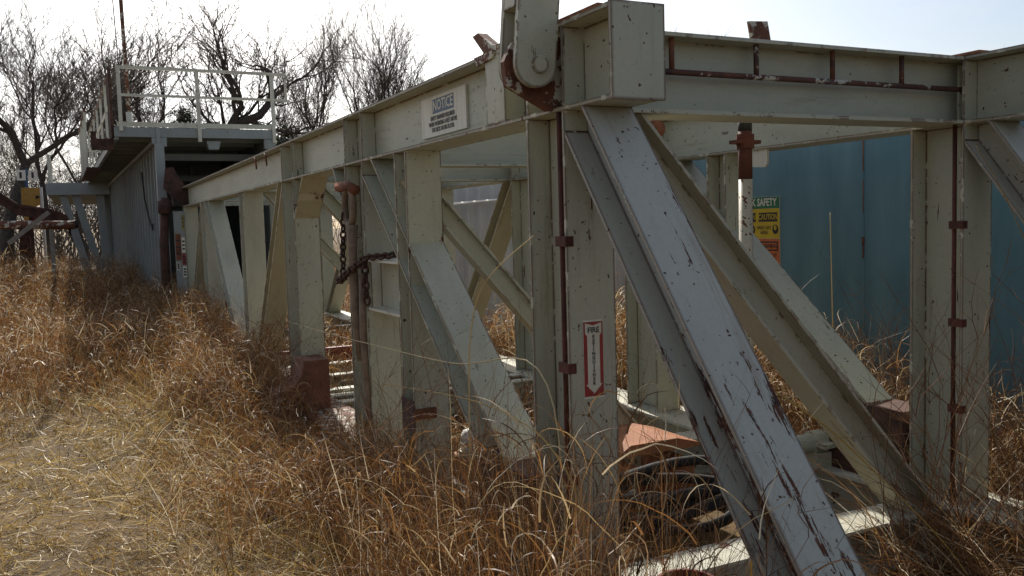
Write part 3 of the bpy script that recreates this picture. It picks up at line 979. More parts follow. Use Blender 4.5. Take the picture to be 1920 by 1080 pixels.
def chain(name, pts, label, link=0.052, wire=0.0070, mat='rust_dark'):
    root = empty(name, pts[-1], label, 'chain')
    pts = [Vector(p) for p in pts]
    # resample
    seg = [(b - a).length for a, b in zip(pts[:-1], pts[1:])]
    total = sum(seg)
    n = max(2, int(total / (link * 0.72)))
    proto = None
    out_pts = []
    for i in range(n + 1):
        s_ = total * i / n
        k = 0
        while k < len(seg) - 1 and s_ > seg[k]:
            s_ -= seg[k]
            k += 1
        out_pts.append(pts[k].lerp(pts[k + 1], min(1, s_ / seg[k])))
    for i in range(n):
        a, b = out_pts[i], out_pts[i + 1]
        z = (b - a).normalized()
        x = z.orthogonal().normalized()
        if i % 2:
            x = z.cross(x)
        y = z.cross(x)
        c = (a + b) / 2
        M = Matrix(((x.x, y.x, z.x, c.x), (x.y, y.y, z.y, c.y), (x.z, y.z, z.z, c.z), (0, 0, 0, 1)))
        if proto is None:
            lp = []
            for q in range(13):
                t = 2 * math.pi * q / 12
                lp.append((link * 0.34 * math.cos(t), 0, link * 0.5 * math.sin(t)))
            mb = MB().tube(lp, wire, 6, False)
            o = mb.build('link', mat, root, None, True)
            proto = o.data
        else:
            o = bpy.data.objects.new('link', proto)
            COL.objects.link(o)
            o.parent = root
        o.matrix_parent_inverse = WORLD[root.name].inverted()
        o.matrix_basis = M
        WORLD[o.name] = M


chain('rusty_chain', [(1.585, 5.63, 1.84), (1.575, 5.64, 1.6), (1.575, 5.66, 1.40)], 'rusty chain hanging straight down from the clevis head')
chain('rusty_chain', [(1.74, 4.85, 1.60), (1.66, 4.95, 1.575), (1.60, 5.22, 1.56), (1.56, 5.45, 1.47), (1.56, 5.72, 1.39), (1.58, 5.80, 1.41)],
      'rusty chain draped over the upper step and round the rod', 0.062, 0.0085)
chain('rusty_chain', [(1.60, 5.25, 1.55), (1.60, 5.26, 1.4), (1.61, 5.27, 1.27)], 'short rusty chain end dangling below the upper step', 0.062, 0.0085)

# ------------------------------------------------------------------ the taller platform behind
PF = Matrix.Translation((0.71, 15.62, 0.0)) @ Matrix.Rotation(0.0145, 4, 'Z')
plat = empty('raised_platform', (0.71, 15.62, 0.0), 'tall grey raised steel platform with white handrails beyond the near frame', 'platform')


def pbuild(mb, name, mat, parent=plat, smooth=False):
    vs = [tuple(PF @ Vector(p)) for p in mb.v]
    m2 = MB()
    m2.v, m2.f = vs, mb.f
    c = sum((Vector(q) for q in vs), Vector()) / len(vs)
    fr = Matrix.Translation(c) @ Matrix.Rotation(0.0145, 4, 'Z')
    return m2.build(name, mat, parent, fr, smooth)


pbuild(MB().box(0, 2.56, 0, 0.07, 3.31, 3.465), 'edge_beam', 'paint_far')
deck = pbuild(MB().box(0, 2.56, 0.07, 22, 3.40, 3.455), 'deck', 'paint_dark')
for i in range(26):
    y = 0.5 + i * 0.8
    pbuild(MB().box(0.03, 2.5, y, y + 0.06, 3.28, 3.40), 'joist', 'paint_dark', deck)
pbuild(MB().box(0.0, 0.06, 0.072, 22, 3.27, 3.45), 'edge_beam', 'paint_far')
pbuild(MB().box(0.04, 2.54, 0.0, 0.02, 3.475, 3.55), 'toe_board', 'paint_cream')
for x in (0.10, 1.30, 2.53):
    pbuild(MB().box(x - 0.028, x + 0.028, -0.045, -0.002, 3.24 if x > 1 else 3.40, 4.39), 'rail_post', 'paint_cream')
pbuild(MB().box(0.07, 2.78, -0.048, 0.0, 4.392, 4.438), 'top_rail', 'paint_cream')
pbuild(MB().box(0.13, 2.78, -0.04, -0.008, 3.955, 3.995), 'mid_rail', 'paint_cream')
pbuild(MB().box(2.745, 2.78, -0.042, -0.006, 3.996, 4.39), 'rail_end', 'paint_cream')
# left side rail, rusty panel first, then cream uprights
for i, y in enumerate((0.10, 0.32, 0.55)):
    pbuild(MB().box(-0.045, -0.002, y, y + 0.12, 3.30, 4.40 - 0.05 * i), 'rail_post', 'rust_dark')
pbuild(MB().box(-0.04, -0.01, 0.1, 0.75, 3.9, 3.98), 'mid_rail', 'rust_dark')
for i in range(6):
    y = 1.6 + i * 1.7
    pbuild(MB().box(-0.04, 0.0, y, y + 0.05, 3.46, 4.36), 'rail_post', 'paint_cream')
pbuild(MB().box(-0.04, 0.0, 0.8, 10.2, 4.361, 4.395), 'top_rail', 'rust_flaked')
pbuild(MB().box(-0.035, -0.005, 0.8, 10.2, 3.88, 3.91), 'mid_rail', 'paint_cream')
for i in range(4):
    y = 4.2 + i * 1.3
    pbuild(MB().box(-0.30, -0.26, y, y + 0.05, 3.10, 4.20), 'rail_post', 'paint_cream')
pbuild(MB().box(-0.31, -0.25, 4.2, 8.2, 4.201, 4.235), 'top_rail', 'rust_flaked')
pbuild(MB().box(-0.31, -0.046, 4.1, 8.3, 3.05, 3.10), 'side_walk', 'rust_dark')
mb = MB().box(-0.34, -0.002, 0.30, 0.40, 3.12, 3.30)
mb.box(-0.34, -0.26, 0.30, 0.40, 3.30, 3.42)
pbuild(mb, 'side_bracket', 'rust_dark')
# side wall of tall ribs
wall = pbuild(MB().box(0.70, 0.74, 0.15, 20, 0.0, 3.20), 'side_wall', 'paint_far')
for i in range(34):
    y = 0.5 + i * 0.58
    pbuild(MB().box(0.60, 0.70, y, y + 0.05, 0.0, 3.19), 'rib', 'paint_far', wall)
pbuild(MB().box(0.56, 0.76, 0.2, 20, 3.20, 3.26), 'wall_rail', 'paint_far', wall)
pbuild(MB().box(0.59, 0.73, -0.02, 0.12, 0.0, 3.20), 'corner_post', 'paint_far')
mb = MB().prism([(0.55, 3.305), (0.78, 3.305), (0.78, 3.16), (0.72, 3.16), (0.72, 3.20), (0.60, 3.20), (0.55, 3.20)], 'y', 0.0, 0.05)
mb.box(0.62, 0.68, -0.02, 0.0, 3.2, 3.46)
pbuild(mb, 'corner_cap', 'paint_far')
pbuild(MB().box(2.36, 2.56, 0.0, 0.1, 3.14, 3.30), 'corner_cap', 'paint_far')
pbuild(MB().box(2.40, 2.50, 0.02, 0.12, 0.0, 3.139), 'corner_post', 'paint_far')
# dim inside: bulkhead with frames
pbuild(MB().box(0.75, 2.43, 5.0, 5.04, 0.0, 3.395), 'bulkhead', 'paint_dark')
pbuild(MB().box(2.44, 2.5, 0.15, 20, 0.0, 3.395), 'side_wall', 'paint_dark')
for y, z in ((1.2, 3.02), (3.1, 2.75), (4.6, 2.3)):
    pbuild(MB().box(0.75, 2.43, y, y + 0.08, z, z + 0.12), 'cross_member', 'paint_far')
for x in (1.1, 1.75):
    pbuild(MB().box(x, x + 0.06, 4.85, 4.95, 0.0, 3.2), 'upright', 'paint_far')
mb = MB().prism([(1.42, 3.27), (1.66, 3.27), (1.62, 3.13), (1.46, 3.13)], 'y', 0.12, 0.3)
pbuild(mb, 'lug', 'paint_far')
# cable hanging on the side wall
pts = [(0.585, 2.6, 2.9), (0.58, 2.3, 2.4), (0.575, 1.6, 2.0), (0.575, 1.05, 1.8), (0.575, 0.9, 1.9)]
pbuild(MB().tube(pts, 0.014, 6), 'cable', 'black_rubber', wall, True)

# farther, lower walkway
lw = empty('far_walkway', (0.0, 30.0, 0.0), 'small grey walkway on splayed legs left of the raised platform', 'walkway')
mb = MB().box(-0.55, 1.0, 29.5, 40, 2.98, 3.14)
mb.build('deck', 'paint_far', lw, Matrix.Translation((0, 30, 3)))
MB().box(-0.6, 1.1, 29.4, 29.5, 2.95, 3.3).build('edge_beam', 'paint_far', lw, Matrix.Translation((0, 29.4, 3)))
for i, (xa, xb) in enumerate(((-0.30, 0.35), (0.05, 0.70), (0.72, 0.80))):
    mb = MB().prism([(xa, 2.98), (xa + 0.22, 2.98), (xb + 0.22, 0.3), (xb, 0.3)], 'y', 29.6 + 0.02 * i, 29.85)
    mb.build('leg', 'paint_far', lw, Matrix.Translation((xa, 29.7, 2)))
for i in range(4):
    y = 29.6 + i * 1.6
    MB().box(-0.53, -0.47, y, y + 0.08, 3.14, 4.1).build('rail_post', 'paint_cream', lw, Matrix.Translation((-0.5, y, 3.2)))
MB().box(-0.54, -0.46, 29.6, 35.2, 4.1, 4.16).build('top_rail', 'paint_cream', lw, Matrix.Translation((-0.5, 30, 4.1)))

# mast on the platform
ms = empty('mast_pole', (1.08, 18.0, 3.455), 'thin rusty mast pole rising from the raised platform deck', 'pole')
MB().tube([(1.09, 18.0, 3.456), (1.085, 18.0, 4.0)], 0.055, 10).build('socket', 'paint_cream', ms, Matrix.Translation((1.08, 18, 3.5)), True)
MB().tube([(1.085, 18.0, 4.0), (1.07, 18.0, 5.4), (1.045, 18.0, 7.6)], 0.035, 10).build('pole', 'rust_flaked', ms, frame_z((1.08, 18, 4.0), (1.03, 18, 10)), True)
mb = MB().tube([(1.05, 17.97, 6.6), (1.10, 17.97, 6.6), (1.11, 17.97, 6.45)], 0.03, 8)
mb.build('fitting', 'rust', ms, Matrix.Translation((1.08, 18, 6.6)), True)
o = MB().tube([(0.89, 18.0, 7.55), (0.90, 18.0, 7.0), (0.965, 18.05, 4.6), (1.06, 18.0, 3.9)], 0.010, 5).build('stay_wire', 'black_rubber', ms, Matrix.Translation((0.9, 18, 6)), True)

# dark post and label stack at the far end of the near frame
dp = empty('leaning_post', (1.28, 15.2, 0.0), 'dark rusty post leaning at the far end of the near frame', 'post')
MB().tube([(1.30, 15.1, 0.1), (1.31, 15.1, 1.6), (1.36, 15.1, 2.3)], [0.075, 0.07, 0.06], 8).build('shaft', 'rust_dark', dp, Matrix.Translation((1.3, 15.1, 1)), True)
MB().tube([(1.34, 15.05, 2.05), (1.34, 15.05, 2.25)], 0.10, 10).build('head', 'rust_dark', dp, Matrix.Translation((1.34, 15.05, 2.1)), True)
lb = empty('label_board', (1.52, 15.0, 1.0), 'narrow upright board of weathered warning stickers beside the dark post', 'sign')
MB().box(1.46, 1.62, 15.0, 15.03, 0.75, 2.08).build('board', 'paint_far', lb, Matrix.Translation((1.5, 15, 1)))
for i, (x0, x1, z0, z1, mt) in enumerate(((1.58, 1.615, 1.78, 2.02, 'label_yellow'), (1.47, 1.55, 1.30, 1.72, 'rust'), (1.56, 1.615, 1.42, 1.66, 'sign_white'),
                                          (1.56, 1.615, 1.22, 1.40, 'sign_red'), (1.47, 1.52, 1.14, 1.27, 'sign_white'), (1.56, 1.615, 1.02, 1.20, 'sign_white'))):
    st = MB().box(x0, x1, 14.994, 14.999, z0, z1).build('sticker', mt, lb, Matrix.Translation((x0, 15, z0)))
    for q in range(3):
        zz = z0 + (z1 - z0) * (0.25 + 0.25 * q)
        MB().box(x0 + 0.01, x1 - 0.01, 14.991, 14.9935, zz - 0.015, zz + 0.012).build('print_line', 'sign_black', st, Matrix.Translation((x0, 15, zz)))

# ------------------------------------------------------------------ yard clutter far left
yt = empty('rusty_chute', (-0.6, 20.0, 1.0), 'long bent rusty chute plate in the left yard above a grey pipe', 'chute')
path = [(-1.65, 2.35), (-1.20, 2.62), (-0.92, 2.40), (-0.25, 2.25), (-0.06, 2.15), (0.0, 1.95), (-0.03, 1.86)]
mb = MB()
poly = path + [(p[0] - 0.03, p[1] - 0.24) for p in reversed(path)]
pts2 = []
for (x, z) in path:
    pts2.append((x, z))
for a, b in zip(path[:-1], path[1:]):
    mb.prism([(a[0], a[1]), (b[0], b[1]), (b[0] - 0.015, b[1] - 0.05), (a[0] - 0.015, a[1] - 0.05)], 'y', 19.85, 20.5)
    mb.prism([(a[0], a[1] - 0.05), (b[0], b[1] - 0.05), (b[0] - 0.03, b[1] - 0.22), (a[0] - 0.03, a[1] - 0.22)], 'y', 19.9, 19.96)
mb.build('chute', 'rust_dark', yt, Matrix.Translation((-0.6, 20, 2)))
MB().box(-0.75, -0.68, 20.1, 20.2, 0.3, 2.2).build('leg', 'rust_dark', yt, Matrix.Translation((-0.7, 20, 1)))
MB().box(-1.5, -1.42, 20.1, 20.2, 0.3, 2.2).build('leg', 'rust_dark', yt, Matrix.Translation((-1.4, 20, 1)))
gp = empty('grey_pipe', (-0.6, 19.6, 1.2), 'grey pipe with black disc for its shaded mouth lying below the rusty chute', 'pipe')
MB().tube([(-2.2, 19.6, 2.02), (-0.3, 19.6, 1.96), (0.02, 19.6, 1.95), (0.10, 19.6, 1.97)], [0.085, 0.085, 0.085, 0.09], 14).build('pipe', 'rust_flaked', gp, frame_z((-2.2, 19.6, 2.0), (0.1, 19.6, 1.95)), True)
MB().tube([(0.07, 19.52, 1.97), (0.112, 19.515, 1.975)], 0.075, 12).build('mouth_shade', 'black_rubber', gp, Matrix.Translation((0.1, 19.5, 1.97)))  # black disc: shade inside the pipe mouth put in as colour
MB().box(-0.40, -0.32, 19.57, 19.66, 0.2, 1.88).build('support', 'weathered_wood', gp, Matrix.Translation((-0.36, 19.6, 1)))
yb = empty('yellow_cabinet', (-0.7, 23.0, 0.5), 'yellow steel cabinet standing behind the rusty chute', 'cabinet')
MB().box(-0.98, -0.60, 23.0, 23.4, 2.30, 2.86).build('body', 'yellow_steel', yb, Matrix.Translation((-0.8, 23, 2.4)))
MB().box(-0.60, -0.55, 22.98, 23.4, 0.4, 2.87).build('side_panel', 'white_paint', yb, Matrix.Translation((-0.6, 23, 2.4)))
MB().tube([(-0.68, 22.99, 2.62), (-0.66, 22.95, 2.66), (-0.62, 22.95, 2.64)], 0.025, 6).build('latch', 'black_rubber', yb, Matrix.Translation((-0.65, 23, 2.6)))
MB().box(-0.95, -0.85, 23.05, 23.35, 0.3, 2.299).build('leg', 'yellow_steel', yb, Matrix.Translation((-0.9, 23, 1)))
rm = empty('red_pump', (-0.6, 21.5, 0.5), 'small red pump unit on a skid behind the grey pipe', 'pump')
MB().box(-1.1, -0.42, 21.3, 21.7, 1.98, 2.06).build('base', 'red_steel', rm, Matrix.Translation((-0.8, 21.5, 2)))
MB().tube([(-0.62, 21.5, 2.07), (-0.62, 21.5, 2.3), (-0.55, 21.5, 2.36)], [0.13, 0.12, 0.07], 10).build('housing', 'red_steel', rm, Matrix.Translation((-0.6, 21.5, 2.2)), True)
MB().box(-1.0, -0.8, 21.4, 21.6, 0.3, 1.979).build('stand', 'rust_dark', rm, Matrix.Translation((-0.9, 21.5, 1)))
ps = empty('sign_post', (-0.88, 24.0, 0.4), 'dark post carrying two small white square signs in the yard', 'sign')
MB().box(-0.93, -0.86, 24.0, 24.06, 0.3, 3.35).build('post', 'sign_blue', ps, Matrix.Translation((-0.9, 24, 1)))
for x in (-1.09, -0.84):
    pn = MB().box(x, x + 0.19, 23.97, 23.99, 3.08, 3.32).build('sign_plate', 'white_paint', ps, Matrix.Translation((x, 24, 3.1)))
    MB().box(x + 0.06, x + 0.11, 23.962, 23.969, 3.13, 3.27).build('symbol', 'sign_black', pn, Matrix.Translation((x, 24, 3.1)))
o = MB().prism([(-1.12, 1.66), (-1.06, 1.60), (-0.34, 2.18), (-0.40, 2.24)], 'y', 19.2, 19.26).build('timber_plank', 'weathered_wood', None, frame_z((-1.1, 19.2, 1.63), (-0.37, 19.2, 2.21)))
tag(o, 'grey weathered plank propped diagonally against the grey pipe', 'plank')
bt = empty('blue_drum', (-1.75, 22.0, 1.0), 'blue rounded drum cut off by the left picture edge', 'drum')
MB().tube([(-1.72, 21.6, 2.85), (-1.72, 22.0, 2.85), (-1.72, 22.5, 2.85)], [0.36, 0.40, 0.36], 18).build('shell', 'sign_blue', bt, Matrix.Translation((-1.7, 22, 2.8)), True)
MB().box(-1.95, -1.5, 21.7, 22.3, 0.3, 2.5).build('cradle', 'rust_dark', bt, Matrix.Translation((-1.7, 22, 1)))

# ------------------------------------------------------------------ bare trees


def bare_tree(x, y, h, seed, label, gnarl=0.35, spread=0.9, r0=0.22, lean=(0, 0), forks=2, levels=6, mat='bark', trunk_frac=0.3, group=None, name='bare_tree'):
    rd = random.Random(seed)
    z0 = float(ground_h(x, y)) - 0.1
    root = empty(name, (x, y, z0), label, 'tree', group)
    thick, thin = MB(), MB()
    trunk = MB()

    def grow(p, d, length, r, lev):
        nseg = 6 if lev <= 2 else (4 if lev < 4 else (3 if lev < 5 else 2))
        pts, rs = [p.copy()], [r]
        q, dd = p.copy(), d.copy()
        taper = 0.62 if lev < levels else 0.25
        for i in range(nseg):
            g = gnarl * (0.6 if lev == 0 else 1.0)
            dd = dd + Vector((rd.gauss(0, g), rd.gauss(0, g), rd.gauss(0, g * 0.7))) * 0.55
            dd.z += 0.11 if lev > 0 else 0.05
            dd.normalize()
            q = q + dd * (length / nseg)
            pts.append(q.copy())
            rs.append(r * (1 - (1 - taper) * (i + 1) / nseg))
        sides = 8 if lev == 0 else (6 if lev < 3 else (4 if lev < 4 else 3))
        (trunk if lev == 0 else thick if lev < 4 else thin).tube(pts, rs, sides, lev == 0)
        if lev >= levels:
            return
        # side shoots and end fork
        kids = []
        nf = forks + (1 if rd.random() < (0.45 if lev < 4 else 0.2) else 0)
        for k in range(nf):
            kids.append((pts[-1], dd, rs[-1] * (0.90 if k == 0 else 0.74), 1.0))
        ns = 0 if lev == 0 else (3 if 1 <= lev < 3 else (2 if lev < 4 else 1))
        for k in range(ns):
            j = rd.randint(1, max(1, nseg - 1))
            kids.append((pts[j], (pts[min(j + 1, nseg)] - pts[j - 1]).normalized(), rs[j] * 0.52, 0.8))
        for (kp, kd, kr, kl) in kids:
            ang = rd.uniform(0.25, spread)
            ax = kd.orthogonal().normalized()
            ax.rotate(Matrix.Rotation(rd.uniform(0, 2 * math.pi), 3, kd))
            nd_ = kd.copy()
            nd_.rotate(Matrix.Rotation(ang, 3, ax))
            grow(kp, nd_, length * rd.uniform(0.58, 0.84) * kl, max(kr, 0.0075), lev + 1)

    d0 = Vector((lean[0], lean[1], 1)).normalized()
    grow(Vector((x, y, z0)), d0, h * trunk_frac, r0, 0)
    zs = np.array([p[2] for p in thin.v])
    k_ = h / (np.percentile(zs, 95) - z0)
    top_ = np.percentile(zs, 95) - z0
    sx_ = (np.median([p[0] for p in thin.v]) - x) / top_ * 0.9
    sy_ = (np.median([p[1] for p in thin.v]) - y) / top_ * 0.9
    for m_ in (trunk, thick, thin):      # bring the crown back over its foot
        m_.v = [(p[0] - sx_ * (p[2] - z0), p[1] - sy_ * (p[2] - z0), p[2]) for p in m_.v]
    for m_ in (trunk, thick, thin):
        m_.v = [(x + (p[0] - x) * k_, y + (p[1] - y) * k_, z0 + (p[2] - z0) * k_) for p in m_.v]
    trunk.build('trunk', mat, root, Matrix.Translation((x, y, z0)), True)
    thick.build('limbs', mat, root, Matrix.Translation((x, y, z0)), True)
    tw = thin.build('twigs', 'twig', root, Matrix.Translation((x, y, z0)), False)
    tw['kind'] = 'stuff'
    return root


def at(px, Y):
    """ground X under picture column px at depth Y (horizon row)"""
    d = right * (px - 960) / 1652.0 + fwd - up * ((415 - 540) / 1652.0)
    return d.x * Y / d.y


TREES = [
    # px, Y, height, seed, gnarl, spread, r0, lean, label, mat
    (12, 36, 9.0, 3, 0.33, 0.85, 0.15, (-0.1, 0), 'tall dark bare tree with sweeping limbs at the left picture edge', 'bark'),
    (92, 44, 10.2, 14, 0.30, 0.8, 0.13, (0.1, 0), 'bare tree with arching limbs behind the yellow cabinet', 'bark'),
    (160, 52, 11.6, 25, 0.27, 0.75, 0.12, (0, 0), 'slender bare tree just left of the mast pole', 'bark_grey'),
    (283, 42, 9.6, 37, 0.28, 0.75, 0.24, (0.0, 0), 'thick-trunked bare tree rising just right of the mast pole', 'bark'),
    (436, 40, 10.7, 41, 0.36, 0.92, 0.26, (0.0, 0), 'gnarled bare oak with crooked limbs above the handrail', 'bark'),
    (606, 46, 11.4, 57, 0.15, 0.55, 0.15, (0.0, 0), 'upright bare tree with straight V-shaped branches past the platform', 'bark'),
    (690, 50, 12.4, 63, 0.19, 0.66, 0.15, (0.0, 0), 'bare tree with fanned branches left of the widest crown', 'bark'),
    (755, 46, 11.7, 71, 0.19, 0.70, 0.17, (0.0, 0), 'broad bare tree with the widest fan of fine branches above the chord', 'bark'),
    (822, 56, 10.9, 88, 0.18, 0.60, 0.10, (0.0, 0), 'small bare tree farthest right of the left-hand row', 'bark_grey'),
    (345, 58, 10.6, 93, 0.24, 0.70, 0.10, (0.0, 0), 'thin bare tree behind the handrail left of the gnarled oak', 'bark_grey'),
    (530, 60, 10.9, 99, 0.20, 0.65, 0.10, (0.0, 0), 'pale thin bare tree between the oak and the upright tree', 'bark_grey'),
    (222, 60, 11.8, 131, 0.22, 0.65, 0.10, (0.0, 0), 'pale thin bare tree directly behind the mast pole', 'bark_grey'),
    (45, 58, 11.0, 137, 0.22, 0.65, 0.10, (0.0, 0), 'pale thin bare tree behind the two small white signs', 'bark_grey'),
    (1255, 50, 13.0, 103, 0.2, 0.6, 0.12, (0.0, 0), 'bare tree whose tips show beside the chord end plate', 'bark_grey'),
    (1330, 60, 13.9, 109, 0.2, 0.6, 0.12, (0.0, 0), 'bare tree whose tips peep over the left half of the cross beam', 'bark_grey'),
    (1790, 50, 12.2, 117, 0.18, 0.6, 0.12, (0.0, 0), 'bare tree whose tips show above the right corner of the frame', 'bark_grey'),
    (1860, 54, 13.4, 121, 0.18, 0.6, 0.12, (0.0, 0), 'bare tree whose tips show above the far right chord', 'bark_grey'),
]
for (px, Y, h, seed, g, spd, r0, ln, lab, mt) in TREES:
    bare_tree(at(px, Y), Y, h, seed, lab, g, spd, r0, ln, 2, 5 if px > 1000 else 6, mt, 0.27)


def thicket(cx0, cx1, y0, y1, n, hmin, hmax, seed):
    rd = random.Random(seed)
    mb = MB()

    def tw(p, d, L, r, lev):
        pts, rs = [p], [r]
        q = p
        for i in range(3):
            d = (d + Vector((rd.gauss(0, .25), rd.gauss(0, .25), rd.gauss(0, .15)))).normalized()
            q = q + d * (L / 3)
            pts.append(q)
            rs.append(r * (1 - 0.25 * (i + 1)))
        mb.tube(pts, [max(a, 0.004) for a in rs], 3, False)
        if lev < 3:
            for k in range(3):
                j = rd.randint(1, 3)
                nd_ = (d + Vector((rd.gauss(0, .6), rd.gauss(0, .6), rd.gauss(0.1, .35)))).normalized()
                tw(pts[j], nd_, L * rd.uniform(.45, .75), r * .55, lev + 1)
    for i in range(n):
        x, y = rd.uniform(cx0, cx1), rd.uniform(y0, y1)
        z = float(ground_h(x, y))
        h = rd.uniform(hmin, hmax)
        tw(Vector((x, y, z)), Vector((rd.gauss(0, .2), rd.gauss(0, .2), 1)).normalized(), h * 0.5, 0.035, 0)
    return mb


o = thicket(-10, 4, 46, 62, 400, 5, 10, 5).build('thicket', 'twig', None, Matrix.Translation((-3, 54, 0)))
tag(o, 'tangled brown brushwood behind the yard on the left', 'brush', kind='stuff')
o = thicket(4, 30, 52, 66, 170, 4, 8, 6).build('thicket', 'twig', None, Matrix.Translation((13, 58, 0)))
tag(o, 'tangled brown brushwood behind the platform and chord', 'brush', kind='stuff')


# ------------------------------------------------------------------ leaf and blade meshes


def ribbons(name, P, tone, width_dir, halfw, mat, parent=None, loc=(0, 0, 0)):
    """P (n,k,3) centre lines, width_dir (n,k,3), halfw (n,k)"""
    n, k, _ = P.shape
    A = P - width_dir * halfw[..., None]
    B = P + width_dir * halfw[..., None]
    V = np.stack([A, B], 2).reshape(-1, 3) - np.array(loc)
    base = (np.arange(n) * k * 2)[:, None] + (np.arange(k - 1) * 2)[None, :]
    F = np.stack([base, base + 1, base + 3, base + 2], -1).reshape(-1, 4)
    me = bpy.data.meshes.new(name)
    me.vertices.add(len(V))
    me.vertices.foreach_set('co', V.astype(np.float32).ravel())
    me.loops.add(len(F) * 4)
    me.loops.foreach_set('vertex_index', F.astype(np.int32).ravel())
    me.polygons.add(len(F))
    me.polygons.foreach_set('loop_start', (np.arange(len(F)) * 4).astype(np.int32))
    me.polygons.foreach_set('loop_total', np.full(len(F), 4, np.int32))
    me.update(calc_edges=True)
    at_ = me.attributes.new('tone', 'FLOAT', 'POINT')
    at_.data.foreach_set('value', np.repeat(tone, k * 2).astype(np.float32))
    me.materials.append(MATS[mat])
    o = bpy.data.objects.new(name, me)
    COL.objects.link(o)
    o.location = loc
    if parent is not None:
        o.parent = parent
        o.matrix_parent_inverse = WORLD[parent.name].inverted()
    return o


def evergreen(x, y, h, w, seed, label):
    r = np.random.default_rng(seed)
    z0 = float(ground_h(x, y)) - 0.1
    root = empty('evergreen_shrub', (x, y, z0), label, 'shrub', 'dark evergreens behind the platform')
    MB().tube([(x, y, z0), (x, y, z0 + h * .5), (x + .05, y, z0 + h * .9)], [.12, .08, .02], 6).build('trunk', 'bark', root, Matrix.Translation((x, y, z0)), True)
    nb = 110
    cz = r.uniform(0.08, 1.0, nb)
    az = r.uniform(0, 2 * np.pi, nb)
    rad = (1 - cz) ** 0.6 * w * r.uniform(0.4, 1.1, nb)
    cen = np.stack([x + rad * np.cos(az), y + rad * np.sin(az), z0 + cz * h], 1)
    m = 60
    c = np.repeat(cen, m, 0) + r.normal(0, 1, (nb * m, 3)) * np.array([.20, .20, .15])
    dr = r.normal(0, 1, (nb * m, 3))
    dr /= np.linalg.norm(dr, axis=1)[:, None]
    wd = np.cross(dr, r.normal(0, 1, (nb * m, 3)))
    wd /= np.linalg.norm(wd, axis=1)[:, None]
    P = np.stack([c, c + dr * 0.13], 1)
    ribbons('foliage', P, r.uniform(0, 1, nb * m), np.stack([wd, wd], 1), np.full((nb * m, 2), 0.025), 'evergreen_leaf', root, (x, y, z0))['kind'] = 'stuff'


evergreen(at(355, 46), 46, 7.2, 1.1, 1, 'dark evergreen directly behind the handrail middle post')
evergreen(at(405, 45), 45, 6.6, 1.0, 2, 'dark evergreen below the gnarled oak')
evergreen(at(548, 44), 44, 6.4, 1.5, 3, 'wide dark evergreen right of the handrail end')
evergreen(at(515, 47), 47, 6.2, 1.2, 4, 'dark evergreen at the handrail end post')


def blades(n, px, py, pz, length, lean, lean_az, bend, curl_az, width, tone, mat, name, label, K=6, power=1.6, extra=0.0):
    """n curved blades; tilt grows from lean to lean+bend along the blade"""
    t = np.linspace(0, 1, K + 1)[None, :]
    tilt = lean[:, None] + bend[:, None] * t ** power + rng.normal(0, extra, (n, K + 1))
    az = lean_az[:, None] + curl_az[:, None] * t
    step = (length / K)[:, None]
    dx = np.sin(tilt) * np.cos(az) * step
    dy = np.sin(tilt) * np.sin(az) * step
    dz = np.cos(tilt) * step
    z = np.zeros((n, 1))
    X = px[:, None] + np.concatenate([z, np.cumsum(dx[:, :-1], 1)], 1)
    Yp = py[:, None] + np.concatenate([z, np.cumsum(dy[:, :-1], 1)], 1)
    Z = pz[:, None] + np.concatenate([z, np.cumsum(dz[:, :-1], 1)], 1)
    g = ground_h(X, Yp) + 0.006
    Z = np.maximum(Z, g)
    P = np.stack([X, Yp, Z], -1)
    tw = rng.uniform(0, np.pi, n)[:, None] + rng.normal(0, 1.2, n)[:, None] * t
    # width vector: perpendicular to the blade, twisting along it
    hx, hy = -np.sin(az), np.cos(az)
    nx_, ny_, nz_ = np.cos(tilt) * np.cos(az), np.cos(tilt) * np.sin(az), -np.sin(tilt)
    W = np.stack([hx * np.cos(tw) + nx_ * np.sin(tw), hy * np.cos(tw) + ny_ * np.sin(tw), nz_ * np.sin(tw)], -1)
    hw = width[:, None] * (1 - 0.85 * t ** 2)
    o = ribbons(name, P, np.clip(tone, 0, 1), W, hw, mat)
    tag(o, label, 'grass', kind='stuff')
    return o


U, N = rng.uniform, rng.normal


def patchy(x, y, s=1.0):
    return 0.5 + 0.25 * np.sin(x * 2.1 * s + 1.3) * np.sin(y * 1.3 * s + 0.4) + 0.25 * np.sin(x * 0.9 * s - y * 0.7 * s + 2.0)


def scatter(n, x0, x1, y0, y1, keep=None):
    x, y = U(x0, x1, n), U(y0, y1, n)
    if keep is not None:
        k = U(0, 1, n) < keep(x, y)
        x, y = x[k], y[k]
    return x, y


def near_thin(y):
    return 0.55 + 0.45 * sstep(2.5, 7.0, y)


def bimodal(n, mid, sd=0.17, pale=0.10):
    t = N(mid, sd, n)
    t = np.where(U(0, 1, n) < 0.24, U(0.0, 0.18, n), t)  # dark blades: shade of the gaps put into the blade tone
    return np.where(U(0, 1, n) < pale * 1.3, U(0.85, 1.0, n), t)  # pale blades: bleached straw, with sun highlights put into the tone


def clumped(n_clump, per, x0, x1, y0, y1, spread, keep=None):
    """blade feet gathered into bunches; also returns the bunch's own random number"""
    cx, cy = scatter(n_clump, x0, x1, y0, y1, keep)
    m = len(cx)
    x = np.repeat(cx, per) + N(0, spread, m * per)
    y = np.repeat(cy, per) + N(0, spread, m * per)
    return x, y, np.repeat(U(0, 1, m), per), np.repeat(U(0, 2 * np.pi, m), per)


